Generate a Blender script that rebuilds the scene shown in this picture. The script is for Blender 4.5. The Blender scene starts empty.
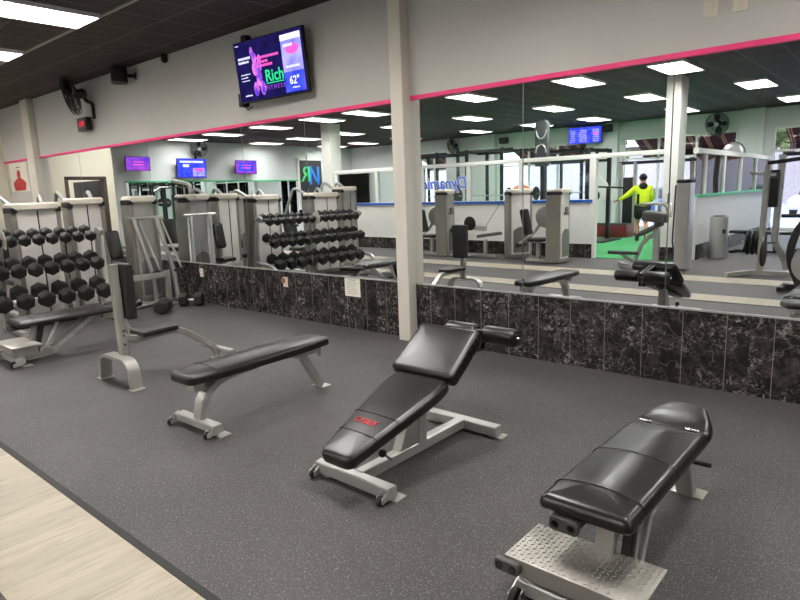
import bpy, bmesh, math, random
from mathutils import Vector, Matrix
random.seed(7)
C = bpy.context.scene.collection
PI = math.pi
R = math.radians

# ------------------------------------------------------------------ mesh builder
def frame_from(t, up):
    t = t.normalized()
    if abs(t.dot(up)) > .98:
        up = Vector((0, 1, 0)) if abs(t.y) < .9 else Vector((1, 0, 0))
    s = t.cross(up).normalized()
    return s, s.cross(t).normalized()

def fil(pts, r, n=5):
    """round the inner corners of a polyline"""
    pts = [Vector(p) for p in pts]
    out = [pts[0]]
    for i in range(1, len(pts) - 1):
        a, b, c = pts[i - 1], pts[i], pts[i + 1]
        d1, d2 = (a - b), (c - b)
        k = min(r, d1.length * .49, d2.length * .49)
        p, q = b + d1.normalized() * k, b + d2.normalized() * k
        for j in range(n + 1):
            u = j / n
            out.append(p * (1 - u) ** 2 + b * 2 * u * (1 - u) + q * u * u)
    out.append(pts[-1])
    return out

def roundpoly(corners, n=5):
    """corners: (x, y, radius) counter-clockwise -> rounded outline"""
    P = [Vector((c[0], c[1])) for c in corners]
    out = []
    for i, c in enumerate(corners):
        a, b, d = P[i - 1], P[i], P[(i + 1) % len(P)]
        u, v = (a - b), (d - b)
        k = min(c[2], u.length * .49, v.length * .49)
        p, q = b + u.normalized() * k, b + v.normalized() * k
        if k < 1e-5:
            out.append(b); continue
        for j in range(n + 1):
            w = j / n
            out.append(p * (1 - w) ** 2 + b * 2 * w * (1 - w) + q * w * w)
    return [(o.x, o.y) for o in out]

class MB:
    def __init__(s, M=None):
        s.bm = bmesh.new(); s.M = M or Matrix.Identity(4)
    def add(s, vs, fs):
        b = [s.bm.verts.new(s.M @ Vector(v)) for v in vs]
        for f in fs:
            try: s.bm.faces.new([b[i] for i in f])
            except ValueError: pass
    def box(s, c, d, rot=None, bev=0.0):
        x, y, z = d[0] / 2, d[1] / 2, d[2] / 2
        b = min(bev, x * .45, y * .45, z * .45)
        T = Matrix.Translation(Vector(c)) @ (rot.to_4x4() if rot else Matrix.Identity(4))
        if b <= 0:
            vs = [(i, j, k) for i in (-x, x) for j in (-y, y) for k in (-z, z)]
            fs = [(0, 1, 3, 2), (4, 6, 7, 5), (0, 4, 5, 1), (2, 3, 7, 6), (0, 2, 6, 4), (1, 5, 7, 3)]
            s.add([T @ Vector(v) for v in vs], fs)
        else:
            bm = bmesh.new()
            bmesh.ops.create_cube(bm, size=1, matrix=Matrix.Diagonal((d[0], d[1], d[2], 1)))
            bmesh.ops.bevel(bm, geom=bm.edges[:], offset=b, segments=2, affect='EDGES', profile=.6)
            bm.verts.index_update()
            s.add([T @ v.co for v in bm.verts], [[v.index for v in f.verts] for f in bm.faces]); bm.free()
        return s
    def span(s, a, b, bev=0.0):
        return s.box([(a[i] + b[i]) / 2 for i in range(3)], [abs(b[i] - a[i]) for i in range(3)], None, bev)
    def sweep(s, pts, prof, up=(0, 0, 1), closed=False, caps=True):
        pts = [Vector(p) for p in pts]; n = len(pts); m = len(prof); vs = []; up = Vector(up)
        for i, p in enumerate(pts):
            if closed: t = pts[(i + 1) % n] - pts[i - 1]
            else: t = pts[min(i + 1, n - 1)] - pts[max(i - 1, 0)]
            a, b = frame_from(t, up)
            k = 1.0
            if 0 < i < n - 1 or closed:
                t1 = (p - pts[i - 1]).normalized(); t2 = (pts[(i + 1) % n] - p).normalized()
                k = 1 / max(.5, math.cos(t1.angle(t2, 0) / 2))
            for u, v in prof: vs.append(p + a * u * 1 + b * v * (k if True else 1))
        fs = []
        for i in range(n if closed else n - 1):
            for j in range(m):
                k2 = (j + 1) % m; i2 = (i + 1) % n
                fs.append((i * m + j, i * m + k2, i2 * m + k2, i2 * m + j))
        if caps and not closed:
            fs.append(tuple(range(m - 1, -1, -1))); fs.append(tuple((n - 1) * m + j for j in range(m)))
        s.add(vs, fs); return s
    def tube(s, pts, r, seg=10, closed=False, up=(0, 0, 1)):
        return s.sweep(pts, [(r * math.cos(2 * PI * j / seg), r * math.sin(2 * PI * j / seg)) for j in range(seg)], up, closed)
    def rect(s, pts, w, h, up=(0, 0, 1), b=.006, closed=False):
        """rectangular section: w across, h along up"""
        x, y = w / 2, h / 2; b = min(b, x * .4, y * .4)
        return s.sweep(pts, [(x - b, -y), (x, -y + b), (x, y - b), (x - b, y), (-x + b, y), (-x, y - b), (-x, -y + b), (-x + b, -y)], up, closed)
    def lathe(s, prof, base=(0, 0, 0), axis=(0, 0, 1), seg=20, phase=0.0):
        """prof: (radius, height) pairs along axis"""
        ax = Vector(axis).normalized(); a, b = frame_from(ax, Vector((0, 0, 1)) if abs(ax.z) < .9 else Vector((1, 0, 0)))
        base = Vector(base); vs = []; fs = []; n = len(prof)
        for r, h in prof:
            for j in range(seg):
                t = 2 * PI * j / seg + phase
                vs.append(base + ax * h + (a * math.cos(t) + b * math.sin(t)) * max(r, 1e-4))
        for i in range(n - 1):
            for j in range(seg):
                k = (j + 1) % seg
                fs.append((i * seg + j, i * seg + k, (i + 1) * seg + k, (i + 1) * seg + j))
        fs.append(tuple(range(seg - 1, -1, -1))); fs.append(tuple((n - 1) * seg + j for j in range(seg)))
        s.add(vs, fs); return s
    def cyl(s, p0, p1, r, r2=None, seg=16):
        p0, p1 = Vector(p0), Vector(p1); r2 = r if r2 is None else r2
        return s.lathe([(r, 0), (r2, (p1 - p0).length)], p0, p1 - p0, seg)
    def roll(s, p0, p1, r, e=.02, seg=24):
        p0, p1 = Vector(p0), Vector(p1); L = (p1 - p0).length
        pr = [(r * .55, 0), (r - e * .6, 0)] + [(r - e + e * math.sin(t * PI / 10), e - e * math.cos(t * PI / 10)) for t in range(1, 6)]
        pr = pr + [(a, L - h) for a, h in reversed(pr)]
        return s.lathe(pr, p0, p1 - p0, seg)
    def ball(s, c, r, sc=(1, 1, 1), seg=14):
        vs = []; fs = []; c = Vector(c); n = seg // 2
        for i in range(n + 1):
            t = PI * i / n
            for j in range(seg):
                p = 2 * PI * j / seg
                q = max(math.sin(t), 1e-3)
                vs.append(c + Vector((r * sc[0] * q * math.cos(p), r * sc[1] * q * math.sin(p), r * sc[2] * math.cos(t))))
        for i in range(n):
            for j in range(seg):
                k = (j + 1) % seg
                fs.append((i * seg + j, (i + 1) * seg + j, (i + 1) * seg + k, i * seg + k))
        s.add(vs, fs); return s
    def prism(s, poly, a0, a1, plane='xy', bev=0.0):
        def P(u, v, w):
            return {'xy': (u, v, w), 'yz': (w, u, v), 'xz': (u, w, v)}[plane]
        n = len(poly)
        if bev <= 0: rings = [(0, a0), (0, a1)]
        else: rings = [(bev, a0), (0, a0 + bev), (0, a1 - bev), (bev, a1)]
        vs = []
        for ins, w in rings:
            for u, v in inset(poly, ins): vs.append(P(u, v, w))
        fs = []
        for i in range(len(rings) - 1):
            for j in range(n):
                k = (j + 1) % n
                fs.append((i * n + j, i * n + k, (i + 1) * n + k, (i + 1) * n + j))
        fs.append(tuple(range(n - 1, -1, -1))); fs.append(tuple((len(rings) - 1) * n + j for j in range(n)))
        s.add(vs, fs); return s
    def pad(s, poly, z0, z1, rb=.012, rt=.025, crown=.008):
        """stuffed cushion: outline poly (counter-clockwise), rounded edges, crowned top"""
        n = len(poly)
        xs = [p[0] for p in poly]; ys = [p[1] for p in poly]
        cx, cy, hx, hy = (min(xs) + max(xs)) / 2, (min(ys) + max(ys)) / 2, (max(xs) - min(xs)) / 2, (max(ys) - min(ys)) / 2
        rings = [(inset(poly, rb), z0), (inset(poly, rb * .3), z0 + rb * .3), (poly, z0 + rb)]
        for k in range(0, 6):
            t = PI / 2 * k / 5
            rings.append((inset(poly, rt * (1 - math.cos(t))), z1 - rt + rt * math.sin(t)))
        base = rings[-1][0]
        def spine(p):
            if hx < hy: return (cx, min(max(p[1], cy - max(hy - hx, .01)), cy + max(hy - hx, .01)))
            return (min(max(p[0], cx - max(hx - hy, .01)), cx + max(hx - hy, .01)), cy)
        for sc in (.93, .84, .72, .6, .45, .3, .15, .02):
            rings.append(([(spine(p)[0] + (p[0] - spine(p)[0]) * sc, spine(p)[1] + (p[1] - spine(p)[1]) * sc) for p in base], z1))
        def dome(p, z):
            if z <= z0 + rb + 1e-6: return z
            u, v = min(1, abs(p[0] - cx) / hx), min(1, abs(p[1] - cy) / hy)
            if hx < hy: f = (1 - u * u) * (1 - v ** 6)
            else: f = (1 - v * v) * (1 - u ** 6)
            return z + crown * f * min(1, (z - z0 - rb) / max(z1 - z0 - rb, 1e-6))
        rings = [[(p[0], p[1], dome(p, z)) for p in ring] for ring, z in rings]
        vs = [p for ring in rings for p in ring]; fs = []
        for i in range(len(rings) - 1):
            for j in range(n):
                k = (j + 1) % n
                fs.append((i * n + j, i * n + k, (i + 1) * n + k, (i + 1) * n + j))
        fs.append(tuple(range(n - 1, -1, -1))); fs.append(tuple((len(rings) - 1) * n + j for j in range(n)))
        s.add(vs, fs); return s
    def text(s, body, size, M, depth=.002, shear=0.0, bold=0.0):
        """flat lettering in the local xy plane of M, centred"""
        cu = bpy.data.curves.new('lettering', 'FONT'); cu.body = body; cu.size = size; cu.extrude = depth
        cu.align_x = 'CENTER'; cu.align_y = 'CENTER'; cu.shear = shear; cu.offset = bold; cu.resolution_u = 3
        o = bpy.data.objects.new('lettering', cu); C.objects.link(o)
        dg = bpy.context.evaluated_depsgraph_get(); dg.update()
        me = bpy.data.meshes.new_from_object(o.evaluated_get(dg))
        s.add([M @ v.co for v in me.vertices], [list(p.vertices) for p in me.polygons])
        bpy.data.objects.remove(o); bpy.data.meshes.remove(me); bpy.data.curves.remove(cu)
        return s
    def build(s, name, m, parent=None, loc=None, ang=40, rot=None):
        bmesh.ops.recalc_face_normals(s.bm, faces=s.bm.faces)
        me = bpy.data.meshes.new(name); s.bm.to_mesh(me); s.bm.free()
        for p in me.polygons: p.use_smooth = True
        me.set_sharp_from_angle(angle=R(ang))
        me.materials.append(m)
        o = bpy.data.objects.new(name, me); C.objects.link(o)
        if parent: o.parent = parent
        if loc: o.location = loc
        if rot: o.rotation_euler = rot
        return o

def inset(poly, d):
    if abs(d) < 1e-9: return list(poly)
    n = len(poly); P = [Vector(p) for p in poly]; out = []
    for i in range(n):
        a, b, c = P[i - 1], P[i], P[(i + 1) % n]
        e1, e2 = (b - a), (c - b)
        if e1.length < 1e-9: e1 = e2
        if e2.length < 1e-9: e2 = e1
        n1 = Vector((-e1.y, e1.x)).normalized(); n2 = Vector((-e2.y, e2.x)).normalized()
        m = (n1 + n2)
        m = m.normalized() if m.length > 1e-6 else n1
        k = 1 / max(.5, m.dot(n1))
        q = b + m * d * k
        out.append((q.x, q.y))
    return out

def tag(o, label=None, cat=None, group=None, kind=None):
    if label: o['label'] = label
    if cat: o['category'] = cat
    if group: o['group'] = group
    if kind: o['kind'] = kind
    return o
def thing(name, label, cat, loc=(0, 0, 0), rz=0.0, group=None):
    o = bpy.data.objects.new(name, None); C.objects.link(o); o.empty_display_size = .1
    o.location = loc; o.rotation_euler = (0, 0, rz)
    return tag(o, label, cat, group)
def struct(name, mb, m, parent=None, label=None, ang=30):
    o = mb.build(name, m, parent, ang=ang)
    if not parent: tag(o, label, None, None, 'structure')
    return o
def dup(root, loc, rz=None, label=None, group=None):
    def cp(o, par):
        c = o.copy(); C.objects.link(c)
        if par: c.parent = par
        for ch in list(kids.get(o.name, [])): cp(ch, c)
        return c
    kids = {}
    for o in C.objects:
        if o.parent: kids.setdefault(o.parent.name, []).append(o)
    r = cp(root, None); r.location = loc
    if rz is not None: r.rotation_euler = (0, 0, rz)
    if label: r['label'] = label
    if group: r['group'] = group
    return r

# ------------------------------------------------------------------ materials
def srgb(r, g, b):
    f = lambda c: c / 12.92 if c <= .04045 else ((c + .055) / 1.055) ** 2.4
    return (f(r / 255), f(g / 255), f(b / 255), 1)
class NT:
    def __init__(s, name):
        s.m = bpy.data.materials.new(name); s.m.use_nodes = True; s.t = s.m.node_tree; s.t.nodes.clear()
        s.out = s.n('ShaderNodeOutputMaterial')
    def n(s, typ, **kw):
        x = s.t.nodes.new(typ)
        for k, v in kw.items():
            if k in x.inputs: x.inputs[k].default_value = v
            else: setattr(x, k, v)
        return x
    def l(s, a, b): s.t.links.new(a, b)
    def bsdf(s, col=None, rough=.5, metal=0.0, **kw):
        b = s.n('ShaderNodeBsdfPrincipled'); b.inputs['Roughness'].default_value = rough; b.inputs['Metallic'].default_value = metal
        if col: b.inputs['Base Color'].default_value = col
        for k, v in kw.items(): b.inputs[k.replace('_', ' ')].default_value = v
        s.l(b.outputs[0], s.out.inputs[0]); return b
    def coord(s, scale=(1, 1, 1), kind='Object'):
        c = s.n('ShaderNodeTexCoord'); mp = s.n('ShaderNodeMapping'); mp.inputs['Scale'].default_value = scale
        s.l(c.outputs[kind], mp.inputs[0]); return mp.outputs[0]
    def noise(s, co, scale, detail=4, rough=.5, dist=0.0):
        x = s.n('ShaderNodeTexNoise'); x.inputs['Scale'].default_value = scale; x.inputs['Detail'].default_value = detail
        x.inputs['Roughness'].default_value = rough; x.inputs['Distortion'].default_value = dist; s.l(co, x.inputs['Vector']); return x.outputs[0]
    def ramp(s, fac, stops, interp='LINEAR'):
        x = s.n('ShaderNodeValToRGB'); cr = x.color_ramp; cr.interpolation = interp
        while len(cr.elements) < len(stops): cr.elements.new(.5)
        for e, (p, c) in zip(cr.elements, stops):
            e.position = p; e.color = c if len(c) == 4 else (*c, 1)
        s.l(fac, x.inputs[0]); return x.outputs[0]
    def mix(s, fac, a, b, typ='MIX'):
        x = s.n('ShaderNodeMix', data_type='RGBA', blend_type=typ)
        for i, v in ((0, fac), (6, a), (7, b)):
            if hasattr(v, 'is_linked'): s.l(v, x.inputs[i])
            else: x.inputs[i].default_value = v
        return x.outputs[2]
    def math(s, op, a, b=0.0):
        x = s.n('ShaderNodeMath', operation=op)
        for i, v in enumerate((a, b)):
            if hasattr(v, 'is_linked'): s.l(v, x.inputs[i])
            else: x.inputs[i].default_value = v
        return x.outputs[0]
    def bump(s, h, b, strength=.2, dist=.01):
        x = s.n('ShaderNodeBump'); x.inputs['Strength'].default_value = strength; x.inputs['Distance'].default_value = dist
        s.l(h, x.inputs['Height']); s.l(x.outputs[0], b.inputs['Normal'])

def plain(name, col, rough=.5, metal=0.0, var=.06, scale=6.0, bump=0.0, bscale=120.0, **kw):
    t = NT(name); co = t.coord(); b = t.bsdf(col, rough, metal, **kw)
    f = t.noise(co, scale, 3)
    lo = tuple(c * (1 - var) for c in col[:3]) + (1,); hi = tuple(min(1, c * (1 + var)) for c in col[:3]) + (1,)
    t.l(t.ramp(f, [(.3, lo), (.7, hi)]), b.inputs['Base Color'])
    if bump: t.bump(t.noise(co, bscale, 4), b, bump, .004)
    return t.m
def glow(name, col, st):
    t = NT(name); e = t.n('ShaderNodeEmission'); e.inputs[0].default_value = col; e.inputs[1].default_value = st
    t.l(e.outputs[0], t.out.inputs[0]); return t.m

M = {}
M['wall'] = plain('painted wall', srgb(200, 196, 191), .7, var=.02, scale=1.5, bump=.08, bscale=60)
M['wall_cool'] = plain('pale painted wall', srgb(216, 219, 220), .7, var=.02, scale=1.5)
M['cream'] = plain('cream wall', srgb(236, 228, 208), .7, var=.02, scale=1.5)
M['white'] = plain('white paint', srgb(228, 228, 222), .5, var=.02)
M['column'] = plain('column paint', srgb(226, 218, 206), .6, var=.02)
M['pink'] = plain('pink strip', srgb(255, 62, 132), .5, var=.02)
M['green'] = plain('green strip', srgb(70, 190, 130), .5, var=.02)
M['blue'] = plain('blue stripe', srgb(25, 85, 175), .5, var=.02)
M['silver'] = plain('silver painted steel', srgb(188, 187, 183), .30, .55, var=.05)
M['silver_warm'] = plain('warm grey painted steel', srgb(178, 176, 169), .34, .45, var=.06)
M['machine'] = plain('grey machine paint', srgb(172, 171, 167), .34, .4, var=.05)
M['shroud'] = plain('pale machine shroud', srgb(224, 219, 214), .28, .0, var=.05, scale=2)
M['tower_side'] = plain('tower side paint', srgb(146, 142, 134), .34, .35, var=.05)
M['machine_dark'] = plain('darker machine paint', srgb(118, 117, 113), .35, .3, var=.06)
M['cap'] = plain('machine cap', srgb(222, 214, 200), .35, .0, var=.03)
M['chrome'] = plain('chrome', srgb(205, 205, 205), .15, 1.0, var=.02)
M['steel'] = plain('brushed steel', srgb(186, 186, 184), .34, .65, var=.06, scale=20)
M['aluminium'] = plain('aluminium plate', srgb(196, 192, 184), .36, .85, var=.05, scale=9)
M['black_metal'] = plain('black metal', srgb(30, 30, 32), .45, .2, var=.1)
M['black_plastic'] = plain('black plastic', srgb(24, 24, 25), .5, var=.1)
M['rubber'] = plain('black rubber', srgb(34, 32, 31), .6, var=.12, bump=.1, bscale=200)
M['vinyl'] = plain('black vinyl upholstery', srgb(27, 24, 23), .30, var=.12, scale=5, bump=.10, bscale=40, Specular_IOR_Level=.6)
M['vinyl_grey'] = plain('grey upholstery', srgb(86, 84, 82), .4, var=.1)
M['red_pad'] = plain('dark red upholstery', srgb(110, 26, 32), .5)
M['red_ink'] = plain('red print', srgb(190, 30, 38), .5)
M['black_ink'] = plain('black print', srgb(28, 30, 32), .5)
M['grey_ink'] = plain('grey print', srgb(150, 146, 138), .7)
M['paper'] = plain('paper', srgb(238, 232, 218), .7, var=.02)
M['plate'] = plain('beige plate', srgb(226, 216, 198), .5, var=.03)
M['brown_frame'] = plain('brown door frame', srgb(74, 60, 50), .5)
M['dark_board'] = plain('dark board', srgb(40, 42, 46), .6)
M['brick'] = plain('far wall', srgb(206, 192, 194), .8, var=.1)
M['skin'] = plain('skin', srgb(176, 122, 92), .5)
M['hivis'] = plain('yellow jersey', srgb(206, 226, 30), .7, var=.08, scale=14)
M['cloth_black'] = plain('black cloth', srgb(22, 22, 25), .8)
M['hair'] = plain('dark hair', srgb(28, 22, 20), .7)
M['white_sole'] = plain('white sole', srgb(225, 225, 220), .6)
M['orange'] = plain('orange rubber', srgb(220, 110, 50), .6)
M['foliage'] = plain('foliage', srgb(96, 104, 62), .9, var=.35, scale=3)
M['foliage_rust'] = plain('autumn foliage', srgb(150, 98, 62), .9, var=.35, scale=3)
M['bark'] = plain('bark', srgb(84, 70, 58), .9)
M['asphalt'] = plain('asphalt', srgb(176, 172, 184), .8, var=.08)
M['car_red'] = plain('red car paint', srgb(170, 40, 42), .3)
M['car_white'] = plain('white car paint', srgb(225, 226, 230), .3)
M['car_blue'] = plain('blue car paint', srgb(56, 80, 130), .3)
M['car_glass'] = plain('dark car glass', srgb(30, 36, 44), .15)

def rubber_floor():
    t = NT('speckled rubber floor'); co = t.coord(kind='Object'); b = t.bsdf(None, .56)
    base = t.ramp(t.noise(co, 1.3, 5), [(.3, srgb(62, 59, 59)), (.7, srgb(78, 74, 74))])
    fine = t.ramp(t.noise(co, 190, 2), [(.35, (.72, .72, .72)), (.65, (1.2, 1.2, 1.2))])
    base = t.mix(1.0, base, fine, 'MULTIPLY')
    v = t.n('ShaderNodeTexVoronoi'); v.inputs['Scale'].default_value = 150; t.l(co, v.inputs['Vector'])
    sp = t.math('MULTIPLY', t.math('LESS_THAN', v.outputs['Distance'], .3), t.math('GREATER_THAN', t.noise(co, 90, 1), .5))
    col = t.mix(sp, base, srgb(138, 135, 132))
    t.l(col, b.inputs['Base Color']); t.bump(t.noise(co, 260, 2), b, .25, .003); return t.m
M['floor'] = rubber_floor()

def plank():
    t = NT('pale wood planks'); co = t.coord(); b = t.bsdf(None, .42)
    mp = t.n('ShaderNodeMapping'); mp.inputs['Rotation'].default_value = (0, 0, PI / 2); t.l(co, mp.inputs[0])
    br = t.n('ShaderNodeTexBrick'); br.offset = .37; t.l(mp.outputs[0], br.inputs['Vector'])
    br.inputs['Color1'].default_value = srgb(166, 155, 136); br.inputs['Color2'].default_value = srgb(178, 167, 148); br.inputs['Mortar'].default_value = srgb(130, 120, 104)
    br.inputs['Scale'].default_value = 1; br.inputs['Brick Width'].default_value = 1.2; br.inputs['Row Height'].default_value = .173; br.inputs['Mortar Size'].default_value = .0012
    st = t.coord((13, 1.4, 1)); g = t.ramp(t.noise(st, 2.2, 8, .65, .6), [(.3, (.76, .73, .68)), (.52, (1, 1, 1)), (.75, (1.07, 1.06, 1.04))])
    t.l(t.mix(1.0, br.outputs[0], g, 'MULTIPLY'), b.inputs['Base Color']); return t.m
M['plank'] = plank()

def marble():
    t = NT('black marble tile'); co = t.coord(); b = t.bsdf(None, .25, Specular_IOR_Level=.35)
    # own tile id from x so every tile is cut from a different piece
    sx = t.n('ShaderNodeSeparateXYZ'); t.l(co, sx.inputs[0])
    idx = t.math('FLOOR', t.math('DIVIDE', sx.outputs[0], .305))
    off = t.n('ShaderNodeCombineXYZ'); t.l(t.math('MULTIPLY', idx, 3.7), off.inputs[1]); t.l(t.math('MULTIPLY', idx, 1.9), off.inputs[2])
    ad = t.n('ShaderNodeVectorMath', operation='ADD'); t.l(co, ad.inputs[0]); t.l(off.outputs[0], ad.inputs[1]); q = ad.outputs[0]
    base = t.ramp(t.noise(q, 7, 10, .8, .6), [(.30, srgb(16, 14, 14)), (.5, srgb(38, 34, 33)), (.66, srgb(78, 72, 70)), (.8, srgb(116, 108, 104))])
    patch = t.ramp(t.noise(q, 4, 3, .5, .4), [(.42, (0, 0, 0)), (.62, (1, 1, 1))])
    fleck = t.ramp(t.noise(q, 26, 8, .8, .8), [(.53, (0, 0, 0)), (.63, (1, 1, 1))])
    wv = t.ramp(t.math('ABSOLUTE', t.math('SUBTRACT', t.noise(q, 3.2, 3, .5, .5), .5)), [(.0, (1, 1, 1)), (.006, (0, 0, 0))])
    col = t.mix(t.math('MULTIPLY', t.math('MULTIPLY', fleck, patch), .8), base, srgb(196, 188, 184)); col = t.mix(t.math('MULTIPLY', wv, .25), col, srgb(170, 164, 160))
    fr = t.math('FRACT', t.math('DIVIDE', sx.outputs[0], .305))
    seam = t.math('LESS_THAN', t.math('ABSOLUTE', t.math('SUBTRACT', fr, .5)), .008)
    col = t.mix(t.math('MULTIPLY', seam, .7), col, srgb(150, 142, 136))
    t.l(col, b.inputs['Base Color']); return t.m
M['marble'] = marble()

def ceiling_mat():
    t = NT('dark ceiling tiles'); co = t.coord(); b = t.bsdf(None, .75)
    sx = t.n('ShaderNodeSeparateXYZ'); t.l(co, sx.inputs[0])
    def cell(o, size, off): return t.math('ABSOLUTE', t.math('SUBTRACT', t.math('FRACT', t.math('DIVIDE', t.math('ADD', o, off), size)), .5))
    gx = cell(sx.outputs[0], .61, 100.2); gy = cell(sx.outputs[1], .61, 100.0 + .38)
    edge = t.math('GREATER_THAN', t.math('MAXIMUM', gx, gy), .482)
    d = t.math('MAXIMUM', gx, gy)
    wave = t.math('SINE', t.math('MULTIPLY', d, 62))
    rel = t.ramp(wave, [(.2, (.65, .65, .65)), (.8, (1.25, 1.25, 1.25))])
    base = t.mix(1.0, t.ramp(t.noise(co, 3, 4), [(.3, srgb(60, 48, 44)), (.7, srgb(74, 60, 54))]), rel, 'MULTIPLY')
    t.l(t.mix(edge, base, srgb(104, 93, 86)), b.inputs['Base Color'])
    t.bump(wave, b, .5, .012); return t.m
M['ceiling'] = ceiling_mat()

def mirror_mat():
    t = NT('silvered mirror'); g = t.n('ShaderNodeBsdfGlossy'); g.inputs['Color'].default_value = (.91, .945, .955, 1); g.inputs['Roughness'].default_value = 0
    t.l(g.outputs[0], t.out.inputs[0]); return t.m
M['mirror'] = mirror_mat()
def glass_mat():
    t = NT('clear glass'); a = t.n('ShaderNodeBsdfTransparent'); a.inputs[0].default_value = (.93, .97, .95, 1)
    g = t.n('ShaderNodeBsdfGlossy'); g.inputs['Roughness'].default_value = .01
    f = t.n('ShaderNodeFresnel'); f.inputs[0].default_value = 1.45; mx = t.n('ShaderNodeMixShader')
    t.l(f.outputs[0], mx.inputs[0]); t.l(a.outputs[0], mx.inputs[1]); t.l(g.outputs[0], mx.inputs[2]); t.l(mx.outputs[0], t.out.inputs[0]); return t.m
M['glass'] = glass_mat()
def turf_mat():
    t = NT('green turf'); co = t.coord(); b = t.bsdf(None, .9)
    t.l(t.ramp(t.noise(co, 90, 4), [(.3, srgb(38, 124, 68)), (.7, srgb(62, 160, 92))]), b.inputs['Base Color']); t.bump(t.noise(co, 300, 2), b, .4, .01); return t.m
M['turf'] = turf_mat()
def awning_mat():
    t = NT('striped awning cloth'); co = t.coord(); b = t.bsdf(None, .8)
    sx = t.n('ShaderNodeSeparateXYZ'); t.l(co, sx.inputs[0])
    f = t.math('FRACT', t.math('DIVIDE', sx.outputs[0], .46))
    t.l(t.ramp(f, [(0, srgb(74, 36, 34)), (.42, srgb(166, 140, 116)), (.5, srgb(110, 60, 52)), (.6, srgb(166, 140, 116)), (.66, srgb(74, 36, 34))], 'CONSTANT'), b.inputs['Base Color'])
    tr = t.n('ShaderNodeBsdfTranslucent'); t.l(b.inputs['Base Color'].links[0].from_socket, tr.inputs[0]); mx = t.n('ShaderNodeMixShader'); mx.inputs[0].default_value = .6
    t.l(b.outputs[0], mx.inputs[1]); t.l(tr.outputs[0], mx.inputs[2]); t.l(mx.outputs[0], t.out.inputs[0]); return t.m
M['awning'] = awning_mat()
M['lamp'] = glow('lamp diffuser', (1.0, .975, .94, 1), 24)

def screen_mat(name, c1, c2, st, scale=6):
    t = NT(name); e = t.n('ShaderNodeEmission'); co = t.coord((1, 1, 1))
    t.l(t.ramp(t.noise(co, scale, 3), [(.35, c1), (.65, c2)]), e.inputs[0]); e.inputs[1].default_value = st
    t.l(e.outputs[0], t.out.inputs[0]); return t.m
M['scr_navy'] = screen_mat('navy screen', srgb(22, 20, 66), srgb(34, 28, 92), .75)
M['scr_lilac'] = screen_mat('lilac screen', srgb(120, 120, 235), srgb(176, 168, 250), .9)
M['scr_blue'] = screen_mat('blue screen', srgb(40, 60, 230), srgb(80, 90, 245), .9)
M['scr_purple'] = screen_mat('purple screen', srgb(90, 60, 210), srgb(170, 80, 200), .8, 3)
M['scr_figure'] = screen_mat('pink and violet picture', srgb(80, 50, 200), srgb(225, 120, 205), .95, 9)
M['scr_white'] = glow('white screen', srgb(226, 226, 255), .95)
M['scr_pink'] = glow('pink screen', srgb(240, 90, 190), .95)
M['scr_green'] = glow('green screen', srgb(40, 214, 130), .95)
M['scr_black'] = screen_mat('dark screen', srgb(6, 6, 22), srgb(12, 10, 40), .7)
M['led'] = glow('red digits', srgb(255, 60, 80), .75)

# ------------------------------------------------------------------ room
H, D = 3.56, 4.85          # ceiling height, mirror wall
XW, XE, YB = -20.6, 5.0, -10.8
struct('floor', MB().span((XW - .2, YB - .2, -.1), (XE + .2, D + .2, 0)), M['floor'])
struct('floor_vinyl_strip', MB().span((XW, .60, -.02), (XE, 1.12, .003)), M['plank'])
struct('floor_vinyl_strip', MB().span((XW, -1.2, -.02), (XE, -.62, .003)), M['plank'])
struct('trim_floor_edge', MB().prism([(1.10, 0), (1.145, 0), (1.14, .006), (1.105, .006)], XW, XE, 'yz'), M['rubber'])
struct('floor_turf', MB().span((-13.3, YB, -.02), (-3.7, -3.0, .012)), M['turf'])
struct('ceiling', MB().span((XW - .2, YB - .2, H), (XE + .2, D + .2, H + .1)), M['ceiling'])
struct('trim_ceiling_bar', MB().span((XW, 3.335, H - .012), (XE, 3.365, H + .01)), plain('ceiling bar', srgb(176, 166, 156), .6))

# mirror wall (front): cavity wall at y=4.865, soffit above the mirrors, marble below
wf = MB().span((XW, 4.866, 0), (XE, 5.05, H)).span((XW, 4.842, 2.455), (XE, 4.87, H))
struct('wall_front', wf, M['wall'])
struct('wall_front_tile', MB().span((-13.9, 4.838, .0), (XE, 4.868, .588)), M['marble'])
struct('trim_tile_ledge', MB().span((-13.9, 4.832, .588), (XE, 4.868, .600)), M['steel'])
struct('trim_pink', MB().span((-15.8, 4.832, 2.42), (XE, 4.867, 2.458)), M['pink'])
struct('wall_front_column', MB().span((-4.152, 4.72, 0), (-4.0, 4.866, H), .004), M['column'])
struct('wall_front_post', MB().span((-14.03, 4.72, 0), (-13.67, 4.866, H), .004), M['column'])
edges = [(-4.0, -2.754), (-2.754, -1.516), (-1.516, -.278), (-.278, .96), (.96, 2.2), (2.2, 3.44), (-5.612, -4.152), (-6.85, -5.612), (-8.09, -6.85), (-9.33, -8.09), (-10.57, -9.33), (-11.87, -10.57), (-13.67, -11.87)]
mlab = ['tall wall mirror panel touching the right side of the white column',
        'second wall mirror panel right of the white column, reflecting the grey weight towers',
        'wall mirror panel reflecting the person in yellow and the white column',
        'wall mirror panel reflecting the green ledge and plate rack, at the right edge',
        'wall mirror panel just beyond the right edge of the view', 'wall mirror panel farther right, outside the view',
        'wall mirror panel touching the left side of the white column, above the paper notice',
        'wall mirror panel left of the notice, reflecting the middle of the dumbbell rack',
        'wall mirror panel reflecting the end of the dumbbell rack, under the big television',
        'wall mirror panel behind the grey diagonal arm machine, reflecting the central blue screen',
        'wall mirror panel directly behind the diagonal arm machine, left of the central blue screen',
        'wall mirror panel reflecting the doorway with the brown frame',
        'leftmost wall mirror panel, beside the left wall post']
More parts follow.
